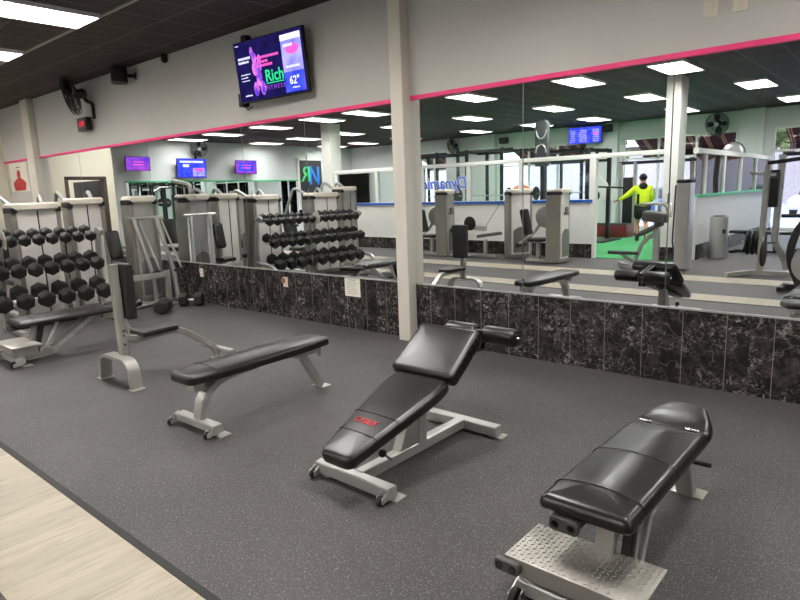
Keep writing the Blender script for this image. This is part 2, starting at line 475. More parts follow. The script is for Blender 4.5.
for (a, b), lb in zip(edges, mlab):
    o = MB().box((0, .003, 0), (b - a - .009, .006, 1.82)).build('wall_mirror', M['mirror'], None, ((a + b) / 2, D, 1.51), rot=(R(-.25), 0, 0))
    tag(o, lb, 'mirror', 'mirror panels on the long wall')
struct('wall_right', MB().span((XE, YB, 0), (XE + .15, D + .1, H)), M['wall_cool'])
# end wall, left, with an office whose doorway opens in a cream wall
struct('wall_left', MB().span((XW - .15, YB, 0), (XW, 2.46, H)), M['wall_cool'])
cw = MB()
cw.span((-15.95, 2.46, 0), (-15.8, 2.68, H)).span((-15.95, 3.63, 0), (-15.8, 4.87, H)).span((-15.95, 2.68, 2.12), (-15.8, 3.63, H))
cw.span((-20.6, 2.46, 0), (-15.95, 2.58, H))
struct('wall_office', cw, M['cream'])
d1 = struct('door_1', MB().span((-15.97, 2.66, 0), (-15.78, 2.74, 2.1), .004).span((-15.97, 3.57, 0), (-15.78, 3.65, 2.1), .004).span((-15.97, 2.66, 2.06), (-15.78, 3.65, 2.14), .004), M['brown_frame'])
struct('wall_office_back', MB().span((-19.0, 2.58, 0), (-18.9, 4.87, H)), M['white'])
tag(MB().span((-17.95, 2.582, .8), (-16.3, 2.612, 2.06), .01).build('notice_board', M['dark_board']), 'dark board on the office wall seen through the brown framed doorway', 'board')
# back wall with shop windows
wb = MB(); wins = [(-17.2, -15.15), (-12.6, -9.15), (-7.95, -4.55), (-3.65, 0.2)]
xs = [XW] + [v for w in wins for v in w] + [XE]
for i in range(0, len(xs), 2): wb.span((xs[i], YB - .2, 0), (xs[i + 1], YB, H))
for a, b in wins: wb.span((a, YB - .2, 3.02), (b, YB, H)).span((a, YB - .2, 0), (b, YB, .12))
wb.span((-4.4, YB, 0), (-3.85, YB + .2, H)).span((-13.3, YB, 0), (-12.75, YB + .2, H)).span((-8.45, YB, 0), (-8.05, YB + .2, H))
struct('wall_back', wb, M['wall_cool'])
for k, (a, b) in enumerate(wins):
    f = MB()
    for x in [a + .03, b - .03] + [a + (b - a) * j / 3 for j in (1, 2)]: f.span((x - .03, YB - .13, .12), (x + .03, YB - .05, 3.02))
    for z in (.15, 2.35, 2.99): f.span((a, YB - .13, z - .03), (b, YB - .05, z + .03))
    w = struct('window_%d' % (k + 1), f, M['white'])
    struct('pane', MB().span((a + .03, YB - .095, .15), (b - .03, YB - .085, 2.98)), M['glass'], w)

# glass partition across the turf room
pt = struct('wall_partition', MB().span((-13.4, -3.03, .0), (-5.5, -2.93, 1.2)), M['white'])
struct('baseboard_partition', MB().span((-13.4, -2.93, 0), (-5.5, -2.91, .30)), M['marble'])
struct('trim_blue', MB().span((-13.4, -3.04, 1.19), (-5.5, -2.905, 1.245)), M['blue'])
fr = MB().span((-13.45, -3.04, 2.10), (-4.1, -2.92, 2.19), .004)
for x in (-13.36, -11.75, -10.12, -8.69, -7.25): fr.span((x - .05, -3.02, 1.24), (x + .05, -2.93, 2.1))
fr.span((-5.58, -3.04, 0), (-5.44, -2.92, 2.1))
struct('trim_partition_frame', fr, M['white'])
gl = MB()
for a, b in ((-13.31, -11.8), (-11.7, -10.17), (-10.07, -8.74), (-8.64, -7.3), (-7.2, -5.58)): gl.span((a, -2.985, 1.245), (b, -2.975, 2.08))
w = struct('window_5', MB().span((-13.4, -3.0, 1.243), (-5.5, -2.96, 1.255)), M['white'])
struct('pane', gl, M['glass'], w)
so_ = MB().text('Dynamic', .40, Matrix.Translation((-9.42, -2.963, 1.70)) @ Matrix.Rotation(PI, 4, 'Z') @ Matrix.Rotation(PI / 2, 4, 'X'), .003, .2, .020)
sg = MB().text('Dynamic', .40, Matrix.Translation((-9.42, -2.955, 1.70)) @ Matrix.Rotation(PI, 4, 'Z') @ Matrix.Rotation(PI / 2, 4, 'X'), .003, .2, .004)
# half wall with windows running to the back
struct('wall_half', MB().span((-3.66, YB, 0), (-3.56, -3.35, 1.25)), M['white'])
struct('baseboard_half', MB().span((-3.56, YB, 0), (-3.54, -3.45, .30)), M['marble'])
struct('trim_green', MB().span((-3.70, YB, 1.25), (-3.52, -3.35, 1.30)), M['green'])
fr = MB().span((-3.66, YB, 2.1), (-3.56, -3.35, 2.2))
for y in (-3.98, -5.45, -7.0, -8.6, -10.3): fr.span((-3.65, y - .06, 1.3), (-3.57, y + .06, 2.1))
w = struct('window_6', fr, M['white'])
struct('pane', MB().span((-3.615, YB, 1.3), (-3.605, -3.4, 2.1)), M['glass'], w)
struct('column', MB().span((-4.11, -3.46, 0), (-3.84, -3.02, H), .01), M['white'])
struct('baseboard_column', MB().span((-4.12, -3.47, 0), (-3.83, -3.01, .28)), M['marble'])
struct('column', MB().span((-13.95, -3.4, 0), (-13.58, -2.96, H), .01), M['white'])
# end wall mirrors with green edge
struct('trim_green_end', MB().span((XW, -7.75, 2.12), (XW + .03, -.1, 2.17)), M['green'])
for k, (y0, y1, lb) in enumerate(((-2.0, -.12, 'end wall mirror panel under the green strip, nearest the office'), (-3.9, -2.0, 'end wall mirror panel below the central blue screen'),
                                  (-5.8, -3.9, 'end wall mirror panel below the right purple screen'), (-7.7, -5.8, 'end wall mirror panel beside the dark banner'))):
    tag(MB().span((XW + .002, y0 + .003, .35), (XW + .01, y1 - .003, 2.12)).build('end_wall_mirror', M['mirror']), lb, 'mirror', 'mirror panels on the end wall')

# ------------------------------------------------------------------ ceiling lights
lr = thing('ceiling_light', '', 'ceiling light', (0, 0, H), group='fluorescent ceiling lights')
f = MB()
for a, b in (((-.305, -.61), (-.29, .61)), ((.29, -.61), (.305, .61))): f.span((a[0], a[1], -.045), (b[0], b[1], 0))
f.span((-.29, -.61, -.045), (.29, -.595, 0)).span((-.29, .595, -.045), (.29, .61, 0))
f.build('light_frame', M['white'], lr)
lv = MB()
for i in range(1, 4): lv.span((-.29 + i * .145 - .0015, -.595, -.043), (-.29 + i * .145 + .0015, .595, -.004))
for k in range(1, 8): lv.span((-.29, -.595 + k * .14875 - .0015, -.043), (.29, -.595 + k * .14875 + .0015, -.004))
lv.build('louver', M['white'], lr)  # blades added to cut grazing light, so walls darken towards the ceiling
MB().span((-.29, -.595, -.004), (.29, .595, -.001)).build('diffuser', M['lamp'], lr)
spots = [(-7.38, 2.70, 'ceiling light in the top left corner of the photo, the large one'), (-9.7, 2.70, 'ceiling light at the left edge below the large corner one')]
spots += [(x, 2.70, None) for x in (-14.5, -12.1, -5.0, -2.6, -.2, 2.2)]  # leftmost one added to brighten the cream wall; the rest continue the row
for x, t in ((-1.3, None), (-3.65, 'reflected ceiling light above the top of the mirrored white column'), (-5.45, 'reflected ceiling light touching the pink strip, left of the one over the mirrored column'), (-7.95, 'reflected ceiling light nearest the pink strip, second left of the mirrored column'),
             (-11.18, 'reflected ceiling light meeting the pink strip just left of the white column'), (-12.85, 'reflected ceiling light just above the slim white mirrored column'), (-15.1, 'reflected ceiling light near the pink strip, left of the slim mirrored column'), (-19.75, 'reflected ceiling light above the leftmost purple screen'), (-17.6, 'reflected ceiling light near the pink strip above the central end wall screen')):
    spots.append((x, -2.05, t))
for x, t in ((-.7, None), (-3.05, 'middle row ceiling light reflected right of the mirrored column'), (-5.34, 'middle row ceiling light reflected just left of the mirrored column'), (-7.67, 'middle row ceiling light reflected above the round topped black banner post'),
             (-10.19, 'middle row ceiling light reflected above the black equipment rig'), (-12.95, 'middle row ceiling light reflected at the edge of the white column'), (-15.33, 'middle row ceiling light reflected right of the slim mirrored column'), (-17.54, 'middle row ceiling light reflected left of the slim mirrored column'), (-19.75, 'middle row ceiling light reflected above the rightmost end wall screen')):
    spots.append((x, -5.4, t))
for x, t in ((-2.87, 'back row ceiling light reflected at the right edge of the photo'), (-5.55, 'back row ceiling light half hidden by the mirrored column'), (-8.1, 'back row ceiling light reflected above the blue menu screens'), (-10.03, 'back row ceiling light reflected left of the blue menu screens'),
             (-12.4, 'back row ceiling light reflected above the wall speaker'), (-15.6, 'back row ceiling light reflected beside the white column edge'), (-17.9, 'back row ceiling light reflected over the dark back window'), (-19.75, 'back row ceiling light reflected in the far corner')):
    spots.append((x, -8.85, t))
spots.append((-17.4, 3.7, None))  # unseen lamp added to brighten the office behind the doorway
for k, (x, y, t) in enumerate(spots):
    o = lr if k == 0 else dup(lr, (0, 0, 0))
    o.location = (x, y, H)
    o['label'] = t or 'fluorescent ceiling light assumed outside the view'

# ------------------------------------------------------------------ benches
def floor_wheel(root, x, y, r=.026, w=.024, fwd=-1):
    """small transport wheel in a bracket"""
    b = MB()
    for s in (-1, 1): b.prism([(y - fwd * .075, .02), (y + fwd * .012, .012), (y + fwd * .012, .042), (y - fwd * .075, .085)][::(1 if fwd < 0 else -1)], x + s * (w / 2 + .006) - .003, x + s * (w / 2 + .006) + .003, 'yz')
    b.cyl((x - w / 2 - .014, y, r), (x + w / 2 + .014, y, r), .007)
    br = b.build('wheel_bracket', M['silver'], root)
    MB().lathe([(r * .5, 0), (r - .004, 0), (r, .004), (r, w - .004), (r - .004, w), (r * .5, w)], (x - w / 2, y, r), (1, 0, 0), 20).build('wheel', M['rubber'], br)
def foot_plate(root, x, y, a=.11, b=.09):
    return MB().box((x, y, .004), (a, b, .008), None, .002).build('foot_plate', M['silver_warm'], root)

def seam(mb, pts, r=.0035):
    mb.tube(pts, r, 6)

def pad_seam(M0, yv, hw, rt, crown, W, z1, fy=1.0, drop=0.0):
    """a stitched line across a cushion"""
    pts = []
    for k in range(-20, 21):
        x = hw * math.sin(k / 20 * PI / 2); ax = abs(x)
        z = z1 - rt + math.sqrt(max(0, rt * rt - max(0, ax - (hw - rt)) ** 2)) + crown * (1 - (x / W) ** 2) * fy
        pts.append((x, yv, z + .0006))
    if drop: pts = [(-hw - .0006, yv, z1 - rt - drop)] + pts + [(hw + .0006, yv, z1 - rt - drop)]
    return MB(M0).tube(pts, .0024, 6)

# decline / ab bench in the middle
def decline_bench():
    t = thing('decline_bench', 'angled sit-up bench with red lettering and two leg rollers, in the middle of the floor', 'bench', (-2.22, 2.6, 0))
    y = lambda v: v - 2.6
    f = MB().rect([(-.285, y(2.125), .052), (.265, y(2.125), .052)], .065, .065)
    f.build('front_foot_bar', M['silver'], t)
    MB().rect([(-.275, y(3.12), .052), (.275, y(3.12), .052)], .07, .065).build('rear_foot_bar', M['silver'], t)
    MB().rect([(0, y(2.15), .055), (0, y(3.10), .055)], .065, .065).build('spine', M['silver'], t)
    for x, yy in ((.235, 2.17), (.25, 3.155), (-.255, 3.155), (-.255, 2.15)): foot_plate(t, x, y(yy), .10, .085)
    floor_wheel(t, -.275, y(2.065)); floor_wheel(t, .235, y(2.065))
    u = MB().rect([(0, y(2.665), .08), (0, y(2.665), .42)], .075, .075, (0, 1, 0))
    u.prism([(y(2.46), .088), (y(2.66), .088), (y(2.66), .36), (y(2.60), .36)], -.03, .03, 'yz')
    u.build('upright', M['silver'], t)
    # seat pad in its own tilted frame: u along the pad, upwards
    a = math.atan2(.49 - .245, 2.70 - 1.965)
    T = Matrix.Translation((0, y(1.965), .235)) @ Matrix.Rotation(a, 4, 'X')
    L = .80
    poly = roundpoly([(-.112, 0, .05), (.112, 0, .05), (.218, L - .13, .12), (.20, L, .06), (-.20, L, .06), (-.218, L - .13, .12)], 6)
    p = MB(T).pad(poly, -.065, 0, .012, .03, .014)
    seat = p.build('seat_pad', M['vinyl'], t, ang=60)
    for v, hw in ((.20, .141), (.36, .169)): pad_seam(T, v, hw, .03, .014, .218, 0, 1).build('seam', M['black_plastic'], seat)
    MB(T @ Matrix.Translation((-.012, .285, .0140)) @ Matrix.Rotation(0, 4, 'X')).text('CYBEX', .052, Matrix.Identity(4), .0015, .25, .0012).build('printed_lettering', M['red_ink'], seat)
    MB(T).span((-.055, .12, -.09), (.055, .78, -.063), .005).build('seat_rail', M['black_metal'], t)
    # back pad
    b = math.atan2(.715 - .50, 3.00 - 2.69)
    T2 = Matrix.Translation((0, y(2.685), .505)) @ Matrix.Rotation(b, 4, 'X')
    L2 = .385
    poly = roundpoly([(-.235, 0, .035), (.235, 0, .035), (.225, L2, .03), (-.225, L2, .03)], 5)
    bp = MB(T2).pad(poly, -.085, 0, .014, .026, .010).build('back_pad', M['vinyl'], t, ang=60)
    pl = MB(T2)
    for k in range(7):
        v = .05 + k * .045
        pl.tube([(.205, v + .015, -.008), (.232, v + .005, -.028), (.234, v - .01, -.055), (.222, v - .02, -.078)], .006, 6)
    pl.build('gathered_pleats', M['vinyl'], bp)
    # roller carrier
    c = MB().rect(fil([(0, y(2.72), .40), (0, y(2.98), .59), (0, y(3.35), .60)], .06), .05, .05)
    c.build('roller_arm', M['black_metal'], t)
    c = MB()
    for s in (-.02, .02): c.rect([(s, y(3.02), .68), (s, y(3.36), .62), (s, y(3.34), .50), (s, y(3.12), .52)], .03, .012)
    c.build('roller_bracket', M['black_metal'], t)
    MB().cyl((-.28, y(3.35), .60), (.28, y(3.35), .60), .014).build('roller_axle', M['chrome'], t)
    for s in (-1, 1):
        r = MB().roll((s * .028, y(3.35), .60), (s * .272, y(3.35), .60), .060, .022).build('leg_roller', M['vinyl'], t, ang=60)
        MB().lathe([(.03, 0), (.032, .004), (.03, .008)], (s * .271, y(3.35), .60), (s, 0, 0), 16).build('end_cap', M['black_plastic'], r)
        MB().lathe([(.012, 0), (.012, .006), (.006, .012)], (s * .279, y(3.35), .60), (s, 0, 0), 12).build('axle_bolt', M['chrome'], r)
    k = MB().cyl((.05, y(2.30), .14), (.05, y(2.36), .085), .008); k.build('adjustment_pin', M['chrome'], t)
    MB().ball((.05, y(2.29), .15), .024).build('adjustment_knob', M['black_plastic'], t)
decline_bench()

def flat_bench():
    t = thing('flat_bench', 'flat black padded bench on silver legs, between the sit-up bench and the upright seat', 'bench', (-3.675, 2.6, 0), R(1.5))
    y = lambda v: v - 2.6
    MB().rect([(-.25, y(2.07), .055), (.215, y(2.07), .055)], .075, .055).build('front_foot_bar', M['silver'], t)
    foot_plate(t, .205, y(2.10), .09, .09); foot_plate(t, -.23, y(2.12), .09, .07)
    floor_wheel(t, -.255, y(2.0)); floor_wheel(t, .185, y(2.0))
    MB().rect([(0, y(2.075), .07), (0, y(2.08), .13), (0, y(2.10), .20), (0, y(2.145), .26), (0, y(2.21), .305), (0, y(2.30), .333), (0, y(2.42), .343), (0, y(2.55), .345)], .055, .09, (1, 0, 0)).build('front_leg', M['silver'], t)
    MB().rect([(0, y(2.3), .345), (0, y(3.06), .345)], .06, .05).build('spine', M['silver'], t)
    MB().rect(fil([(0, y(2.9), .335), (0, y(3.0), .325), (0, y(3.185), .012)], .05, 5), .055, .065, (1, 0, 0)).build('rear_leg', M['silver'], t)
    foot_plate(t, 0, y(3.20), .13, .1)
    MB().span((-.05, y(2.02), .29), (.05, y(2.10), .362), .005).span((-.045, y(2.98), .30), (.045, y(3.18), .362), .005).rect([(.0, y(3.14), .345), (0, y(3.2), .26)], .03, .02).build('pad_mount', M['silver'], t)
    poly = roundpoly([(-.13, y(1.945), .05), (.13, y(1.945), .05), (.158, y(2.16), .15), (.150, y(2.96), .15), (.118, y(3.22), .045), (-.118, y(3.22), .045), (-.150, y(2.96), .15), (-.158, y(2.16), .15)], 6)
    p = MB().pad(poly, .362, .424, .012, .026, .02).build('pad', M['vinyl'], t, ang=60)
    pad_seam(Matrix.Identity(4), y(2.15), .1555, .026, .02, .158, .424, .95).build('seam', M['black_plastic'], p)
flat_bench()

def utility_bench():
    t = thing('upright_seat_bench', 'upright shoulder seat with arched cream foot and tall narrow back pad', 'bench', (-5.2, 2.3, 0))
    y = lambda v: v - 2.3
    pts = fil([(-.285, y(2.235), .008), (-.255, y(2.235), .235), (.255, y(2.235), .235), (.285, y(2.235), .008)], .17, 8)
    MB().rect(pts, .105, .028, (0, 0, 1) if False else (0, 1, 0)).build('arched_foot', M['silver_warm'], t) if False else None
    # the arch is a flat bar: wide along y, thin in the arch plane
    prof_pts = []
    f = MB(); x, z = .05, .014
    f.sweep(pts, [(z, -x), (z, x), (-z, x), (-z, -x)], (0, 1, 0)); f.build('arched_foot', M['silver_warm'], t)
    for s in (-1, 1): foot_plate(t, s * .295, y(2.235), .10, .12)
    MB().rect([(0, y(2.29), .24), (0, y(2.285), 1.03)], .075, .06, (0, 1, 0)).build('post', M['silver_warm'], t)
    b = MB()
    for z in (.34, .42, .46): b.cyl((.037, y(2.29), z), (.05, y(2.29), z), .011, seg=8)
    b.build('bolt', M['chrome'], t)
    MB(Matrix.Translation((0, y(2.325), .555)) @ Matrix.Rotation(R(90), 4, 'X') @ Matrix.Rotation(PI, 4, 'Y') ).pad(roundpoly([(-.115, 0, .02), (.115, 0, .02), (.125, .48, .02), (-.125, .48, .02)]), 0, .075, .01, .018, .006).build('back_pad', M['rubber'], t, ang=60)
    poly = roundpoly([(-.15, y(2.42), .03), (.15, y(2.42), .03), (.11, y(2.78), .05), (-.11, y(2.78), .05)])
    s = MB(Matrix.Translation((0, 0, .0)) ); s.pad(poly, .385, .435, .01, .02, -.012); s.build('seat', M['vinyl'], t, ang=60)
    MB().rect(fil([(0, y(2.30), .40), (0, y(2.40), .365), (0, y(2.83), .37), (0, y(3.17), .12), (0, y(3.19), .03)], .09, 6), .05, .06, (1, 0, 0)).build('seat_frame', M['silver_warm'], t)
    MB().rect([(-.27, y(3.2), .105), (.27, y(3.2), .105)], .05, .035).build('foot_rest_bar', M['silver_warm'], t)
    foot_plate(t, 0, y(3.19), .12, .08)
    MB().rect([(0, y(3.19), .01), (0, y(3.19), .1)], .05, .05, (0, 1, 0)).build('front_foot', M['silver_warm'], t)
utility_bench()

def adjustable_bench():
    t = thing('adjustable_bench', 'large adjustable bench with diamond plate foot platform, nearest the viewer', 'bench', (-.858, 2.495, 0))
    y = lambda v: v - 2.5
    # platform
    p = MB().span((-.255, y(1.825), .188), (.255, y(2.095), .202), .003)
    p.span((-.255, y(1.825), .135), (.255, y(1.833), .19)).span((-.245, y(2.085), .15), (.245, y(2.093), .19))
    for i in range(25):
        for j in range(13):
            x = -.24 + i * .02; yy = y(1.838) + j * .0205
            s = 1 if (i + j) % 2 else -1
            c, q = .0095, .0032
            dx, dy = c * .707, c * .707 * s; nx, ny = -q * .707 * s, q * .707
            z0, z1 = .2015, .2055
            p.add([(x - dx, yy - dy, z0), (x - nx, yy - ny, z0), (x + dx, yy + dy, z0), (x + nx, yy + ny, z0), (x - dx * .5, yy - dy * .5, z1), (x + dx * .5, yy + dy * .5, z1)],
                  [(0, 1, 4), (1, 2, 5, 4), (2, 3, 5), (3, 0, 4, 5)])
    for i in range(25):
        for j in range(2):
            x = -.24 + i * .02; zz = .15 + j * .02; s = 1 if (i + j) % 2 else -1
            dx, dz = .0053, .0053 * s; nx, nz = -.0017 * s, .0017; yy = y(1.8252)
            p.add([(x - dx, yy, zz - dz), (x - nx, yy, zz - nz), (x + dx, yy, zz + dz), (x + nx, yy, zz + nz), (x, yy - .002, zz)], [(0, 1, 4), (1, 2, 4), (2, 3, 4), (3, 0, 4)])
    pl = p.build('foot_platform', M['aluminium'], t)
    def bumper(par, x, yy, z, w=.105, h=.05):
        o = MB(Matrix.Translation((x, yy, z)) @ Matrix.Rotation(R(90), 4, 'X')).prism(roundpoly([(-w / 2, -h / 2, .018), (w / 2, -h / 2, .018), (w / 2, h / 2, .018), (-w / 2, h / 2, .018)]), -.0, .028, 'xy', .004).build('bumper_cap', M['vinyl_grey'], par)
        for s in (-1, 1): MB().lathe([(.015, 0), (.015, .002), (.010, .002), (.010, -.004)], (x + s * w * .27, yy - .028, z), (0, -1, 0), 12).build('bolt', M['black_metal'], o)
    bumper(t, -.235, y(1.828), .166)
    # base
    MB().rect([(-.22, y(1.90), .06), (.22, y(1.90), .06)], .08, .06).rect([(0, y(1.9), .065), (0, y(2.32), .065)], .08, .07).build('base_frame', M['silver'], t)
    for s in (-1, 1): MB().prism([(y(1.88), .09), (y(2.08), .09), (y(2.08), .188), (y(1.84), .188)], s * .17 - .005, s * .17 + .005, 'yz').build('platform_support', M['silver'], t)
    floor_wheel(t, -.215, y(1.835), .034, .03); floor_wheel(t, .215, y(1.835), .034, .03)
    foot_plate(t, .20, y(1.95), .1, .09); foot_plate(t, -.20, y(1.95), .1, .09)
    # rails under the pad
    MB().rect([(-.065, y(1.94), .342), (-.065, y(2.6), .348)], .10, .045).build('seat_rail', M['black_metal'], t)
    bumper(t, -.065, y(1.945), .340, .115, .056)
    MB().rect([(0, y(2.55), .346), (0, y(2.86), .346)], .075, .05).build('rear_rail', M['silver'], t)
    MB().rect([(.03, y(2.06), .09), (.03, y(2.12), .355)], .07, .05, (0, 1, 0)).build('front_post', M['silver'], t)
    MB().rect([(.105, y(2.08), .10), (.105, y(2.16), .36)], .04, .05, (0, 1, 0)).build('front_brace', M['black_metal'], t)
    for s in (-1, 1):
        l = MB().rect([(s * .05 + .03, y(2.24), .075), (s * .05 + .03, y(2.68), .36)], .012, .045); l.build('ladder_arm', M['silver'], t)
    MB().rect([(.13, y(2.14), .08), (.13, y(2.30), .37)], .025, .03).build('side_brace', M['silver'], t)
    MB().rect(fil([(.03, y(2.78), .335), (.03, y(2.97), .32), (.035, y(3.10), .012)], .12, 7), .06, .085, (1, 0, 0)).build('rear_leg', M['silver'], t)
    foot_plate(t, .04, y(3.12), .16, .10)
    MB().cyl((.03, y(2.9), .27), (.19, y(2.9), .27), .011).build('adjustment_pin', M['black_plastic'], t)
    # main pad
    poly = roundpoly([(-.178, y(1.93), .04), (.178, y(1.93), .04), (.180, y(2.88), .02), (-.180, y(2.88), .02)], 5)
    mp = MB().pad(poly, .372, .428, .014, .034, .03).build('main_pad', M['vinyl'], t, ang=60)
    for v, fy in ((2.075, .88), (2.435, 1.0)): pad_seam(Matrix.Identity(4), y(v), .1785, .034, .03, .180, .428, fy).build('seam', M['black_plastic'], mp)
    T = Matrix.Translation((-.005, y(2.93), .372)) @ Matrix.Rotation(R(4), 4, 'X')
    poly = roundpoly([(-.172, 0, .03), (.172, 0, .03), (.17, .09, .05), (.075, .33, .09), (-.075, .33, .09), (-.17, .09, .05)], 6)
    MB(T).pad(poly, -.022, .03, .012, .026, .024).build('head_pad', M['vinyl'], t, ang=60)
    for x in (-.11, .10):
        h = MB().box((x, y(2.90), .42), (.05, .03, .014), None, .003).cyl((x - .03, y(2.90), .425), (x + .03, y(2.90), .425), .008, seg=8)
        h.build('hinge', M['chrome'], t)
    return t
ab = adjustable_bench()
dup(ab, (-6.78, 2.5, 0), None, 'adjustable bench with foot platform in front of the dumbbell rack')

# ------------------------------------------------------------------ dumbbells and rack
def make_dumbbell(r, L, hl, label):
    """hex dumbbell lying along local x, centre at origin"""
    t = thing('dumbbell', label, 'dumbbell', (0, 0, 0))
    for s in (-1, 1):
        MB().lathe([(r * .62, 0), (r * .97, .012), (r * 1.03, hl * .3), (r * 1.03, hl * .72), (r * .96, hl - .012), (r * .68, hl)], (s * (L / 2 - hl), 0, 0), (s, 0, 0), 6, PI / 6).build('weight_head', M['rubber'], t, ang=25)
    MB().lathe([(.012, 0), (.014, .2 * (L - 2 * hl)), (.017, .5 * (L - 2 * hl)), (.014, .8 * (L - 2 * hl)), (.012, L - 2 * hl)], (-(L / 2 - hl), 0, 0), (1, 0, 0), 12).build('grip', M['steel'], t)
    return t
ORD = 'first second third fourth fifth sixth seventh eighth ninth tenth eleventh twelfth thirteenth fourteenth'.split()
rack = thing('dumbbell_rack', 'three tier silver dumbbell rack along the left side, full of black dumbbells', 'rack', (-8.3, 2.42, 0))
tiers = [(-8.375, 1.145, 14, .155, .070, .28, .10, 'top'), (-8.285, .797, 12, .184, .086, .32, .115, 'middle'), (-8.175, .448, 9, .232, .099, .35, .13, 'bottom')]
for X, Z, n, pitch, r, L, hl, nm in tiers:
    tilt = math.atan2(.088, .22)
    proto = None
    for k in range(n):
        yy = 3.41 - k * pitch
        where = 'mirror' if True else ''
        lb = f'black hex dumbbell on the {nm} tier of the rack, {ORD[k]} from the mirror end'
        if proto is None:
            proto = make_dumbbell(r, L, hl, lb); o = proto
        else: o = dup(proto, (0, 0, 0), None, lb)
        o.location = (X, yy, Z); o.rotation_euler = (random.uniform(-.3, .3) if False else 0, tilt, 0)
        o['group'] = f'dumbbells on the {nm} tier'
    for s in (-1, 1):
        # rails carry the handles either side
        dx = s * (L / 2 - hl - .034); zz = Z - dx * math.tan(tilt) - .037
        MB().rect([(X + dx + 8.3, 1.30 - 2.42, zz), (X + dx + 8.3, 3.52 - 2.42, zz)], .014, .022).build('rail', M['silver'], rack)
for yy in (1.26, 2.40, 3.56):
    pts = fil([(-.02, yy - 2.42, .02), (-.26, yy - 2.42, .12), (-.12, yy - 2.42, 1.20), (.0, yy - 2.42, 1.14)], .10) if yy != 2.40 else [(-.3, yy - 2.42, .03), (-.15, yy - 2.42, 1.10)]
    MB().rect(pts, .06, .07, (0, 0, 1) if False else (1, 0, 0)).build('end_frame', M['silver'], rack)
    if yy == 2.40:
        MB().prism(roundpoly([(-.16, 1.08, .02), (.10, 1.02, .02), (.13, 1.14, .02), (.06, 1.25, .03), (-.05, 1.22, .03)]), yy - 2.42 - .003, yy - 2.42 + .003, 'xz').build('tier_bracket', M['cap'], rack)
    else:
        MB().rect(fil([(.28, yy - 2.42, .04), (.30, yy - 2.42, .36), (-.2, yy - 2.42, .42)], .12), .06, .06).build('curved_foot', M['silver_warm'], rack)
    MB().rect([(-.38, yy - 2.42, .03), (.32, yy - 2.42, .03)], .07, .055).build('floor_bar', M['silver'], rack)
big = make_dumbbell(.105, .34, .12, 'big black hex dumbbell lying on the floor in front of the diagonal arm machine')
big.location = (-7.95, 4.12, .093); big.rotation_euler = (0, 0, R(-42)); big['group'] = 'dumbbells on the floor'
b2 = dup(big, (-8.03, 4.60, .093), R(40), 'big black hex dumbbell lying on the floor against the marble wall')

# ------------------------------------------------------------------ selector machines
def tower(t, w, h, x=0.0, dep=.30, shroud='shroud', stack=True, logo=False):
    """weight tower: front faces +x, width along y"""
    f = MB()
    for s in (-1, 1):
        f.prism(roundpoly([(x - dep, s * w / 2 - .05, .02), (x, s * w / 2 - .05, .02), (x, s * w / 2 + .05 * 0 + .0 if False else s * w / 2 + .012, .02), (x - dep, s * w / 2 + .012, .02)]), .02, h - .05, 'xy') if s > 0 else \
        f.prism(roundpoly([(x - dep, -w / 2 - .012, .02), (x, -w / 2 - .012, .02), (x, -w / 2 + .05, .02), (x - dep, -w / 2 + .05, .02)]), .02, h - .05, 'xy')
    f.span((x - dep, -w / 2, .02), (x, w / 2, .10)).build('tower_frame', M['tower_side'], t)
    arc = [(x + .03 * (1 - (2 * k / 10 - 1) ** 2), -w / 2 + .05 + (w - .1) * k / 10) for k in range(11)]
    sh = MB().prism([(x - .02, -w / 2 + .05)] + arc + [(x - .02, w / 2 - .05)], .10, h - .06).build('shroud', M[shroud], t)
    if stack:
        a = [( -w / 2 + .08 + (w - .16) * k / 8) for k in range(9)]
        top = [(v, .62 + .08 * math.sin(PI * k / 8)) for k, v in enumerate(a)]
        MB().prism([(-w / 2 + .08, .14), (w / 2 - .08, .14)] + top[::-1], x + .022, x + .036, 'yz').build('weight_window', M['machine_dark'], sh)
    else:
        MB().span((x + .028, -.008, .12), (x + .034, .008, h - .1)).build('panel_gap', M['black_metal'], sh)
    if logo:
        g = MB().text('CYBEX', .085, Matrix.Translation((x + .031, 0, 1.0)) @ Matrix.Rotation(PI / 2, 4, 'Z') @ Matrix.Rotation(PI / 2, 4, 'X'), .002, .15, .002)
        for k in range(2): g.tube([(x + .033, (.075 if k == 0 else .03) * math.cos(q) + (0 if k == 0 else .02), 1.085 + (.04 if k == 0 else .018) * math.sin(q)) for q in [j * 2 * PI / 20 for j in range(20)]], .009, 6, True)
        g.build('logo', M['black_ink'], sh)
    a = [(x + .085 * (1 - (2 * k / 10 - 1) ** 2) + .015, -w / 2 + w * k / 10) for k in range(11)]
    cp = MB().prism([(x - dep * .9, -w / 2)] + a + [(x - dep * .9, w / 2)], h - .10, h, 'xy', .022).build('cap', M['cap'], t)
    for s in (-1, 1):
        MB().prism(roundpoly([(x - dep * .95, min(s * (w / 2 - .06), s * (w / 2 + .022)), .03), (x + .03, min(s * (w / 2 - .06), s * (w / 2 + .022)), .03), (x + .03, max(s * (w / 2 - .06), s * (w / 2 + .022)), .03), (x - dep * .95, max(s * (w / 2 - .06), s * (w / 2 + .022)), .03)]), h - .125, h - .06, 'xy', .008).build('corner_guard', M['black_plastic'], cp)

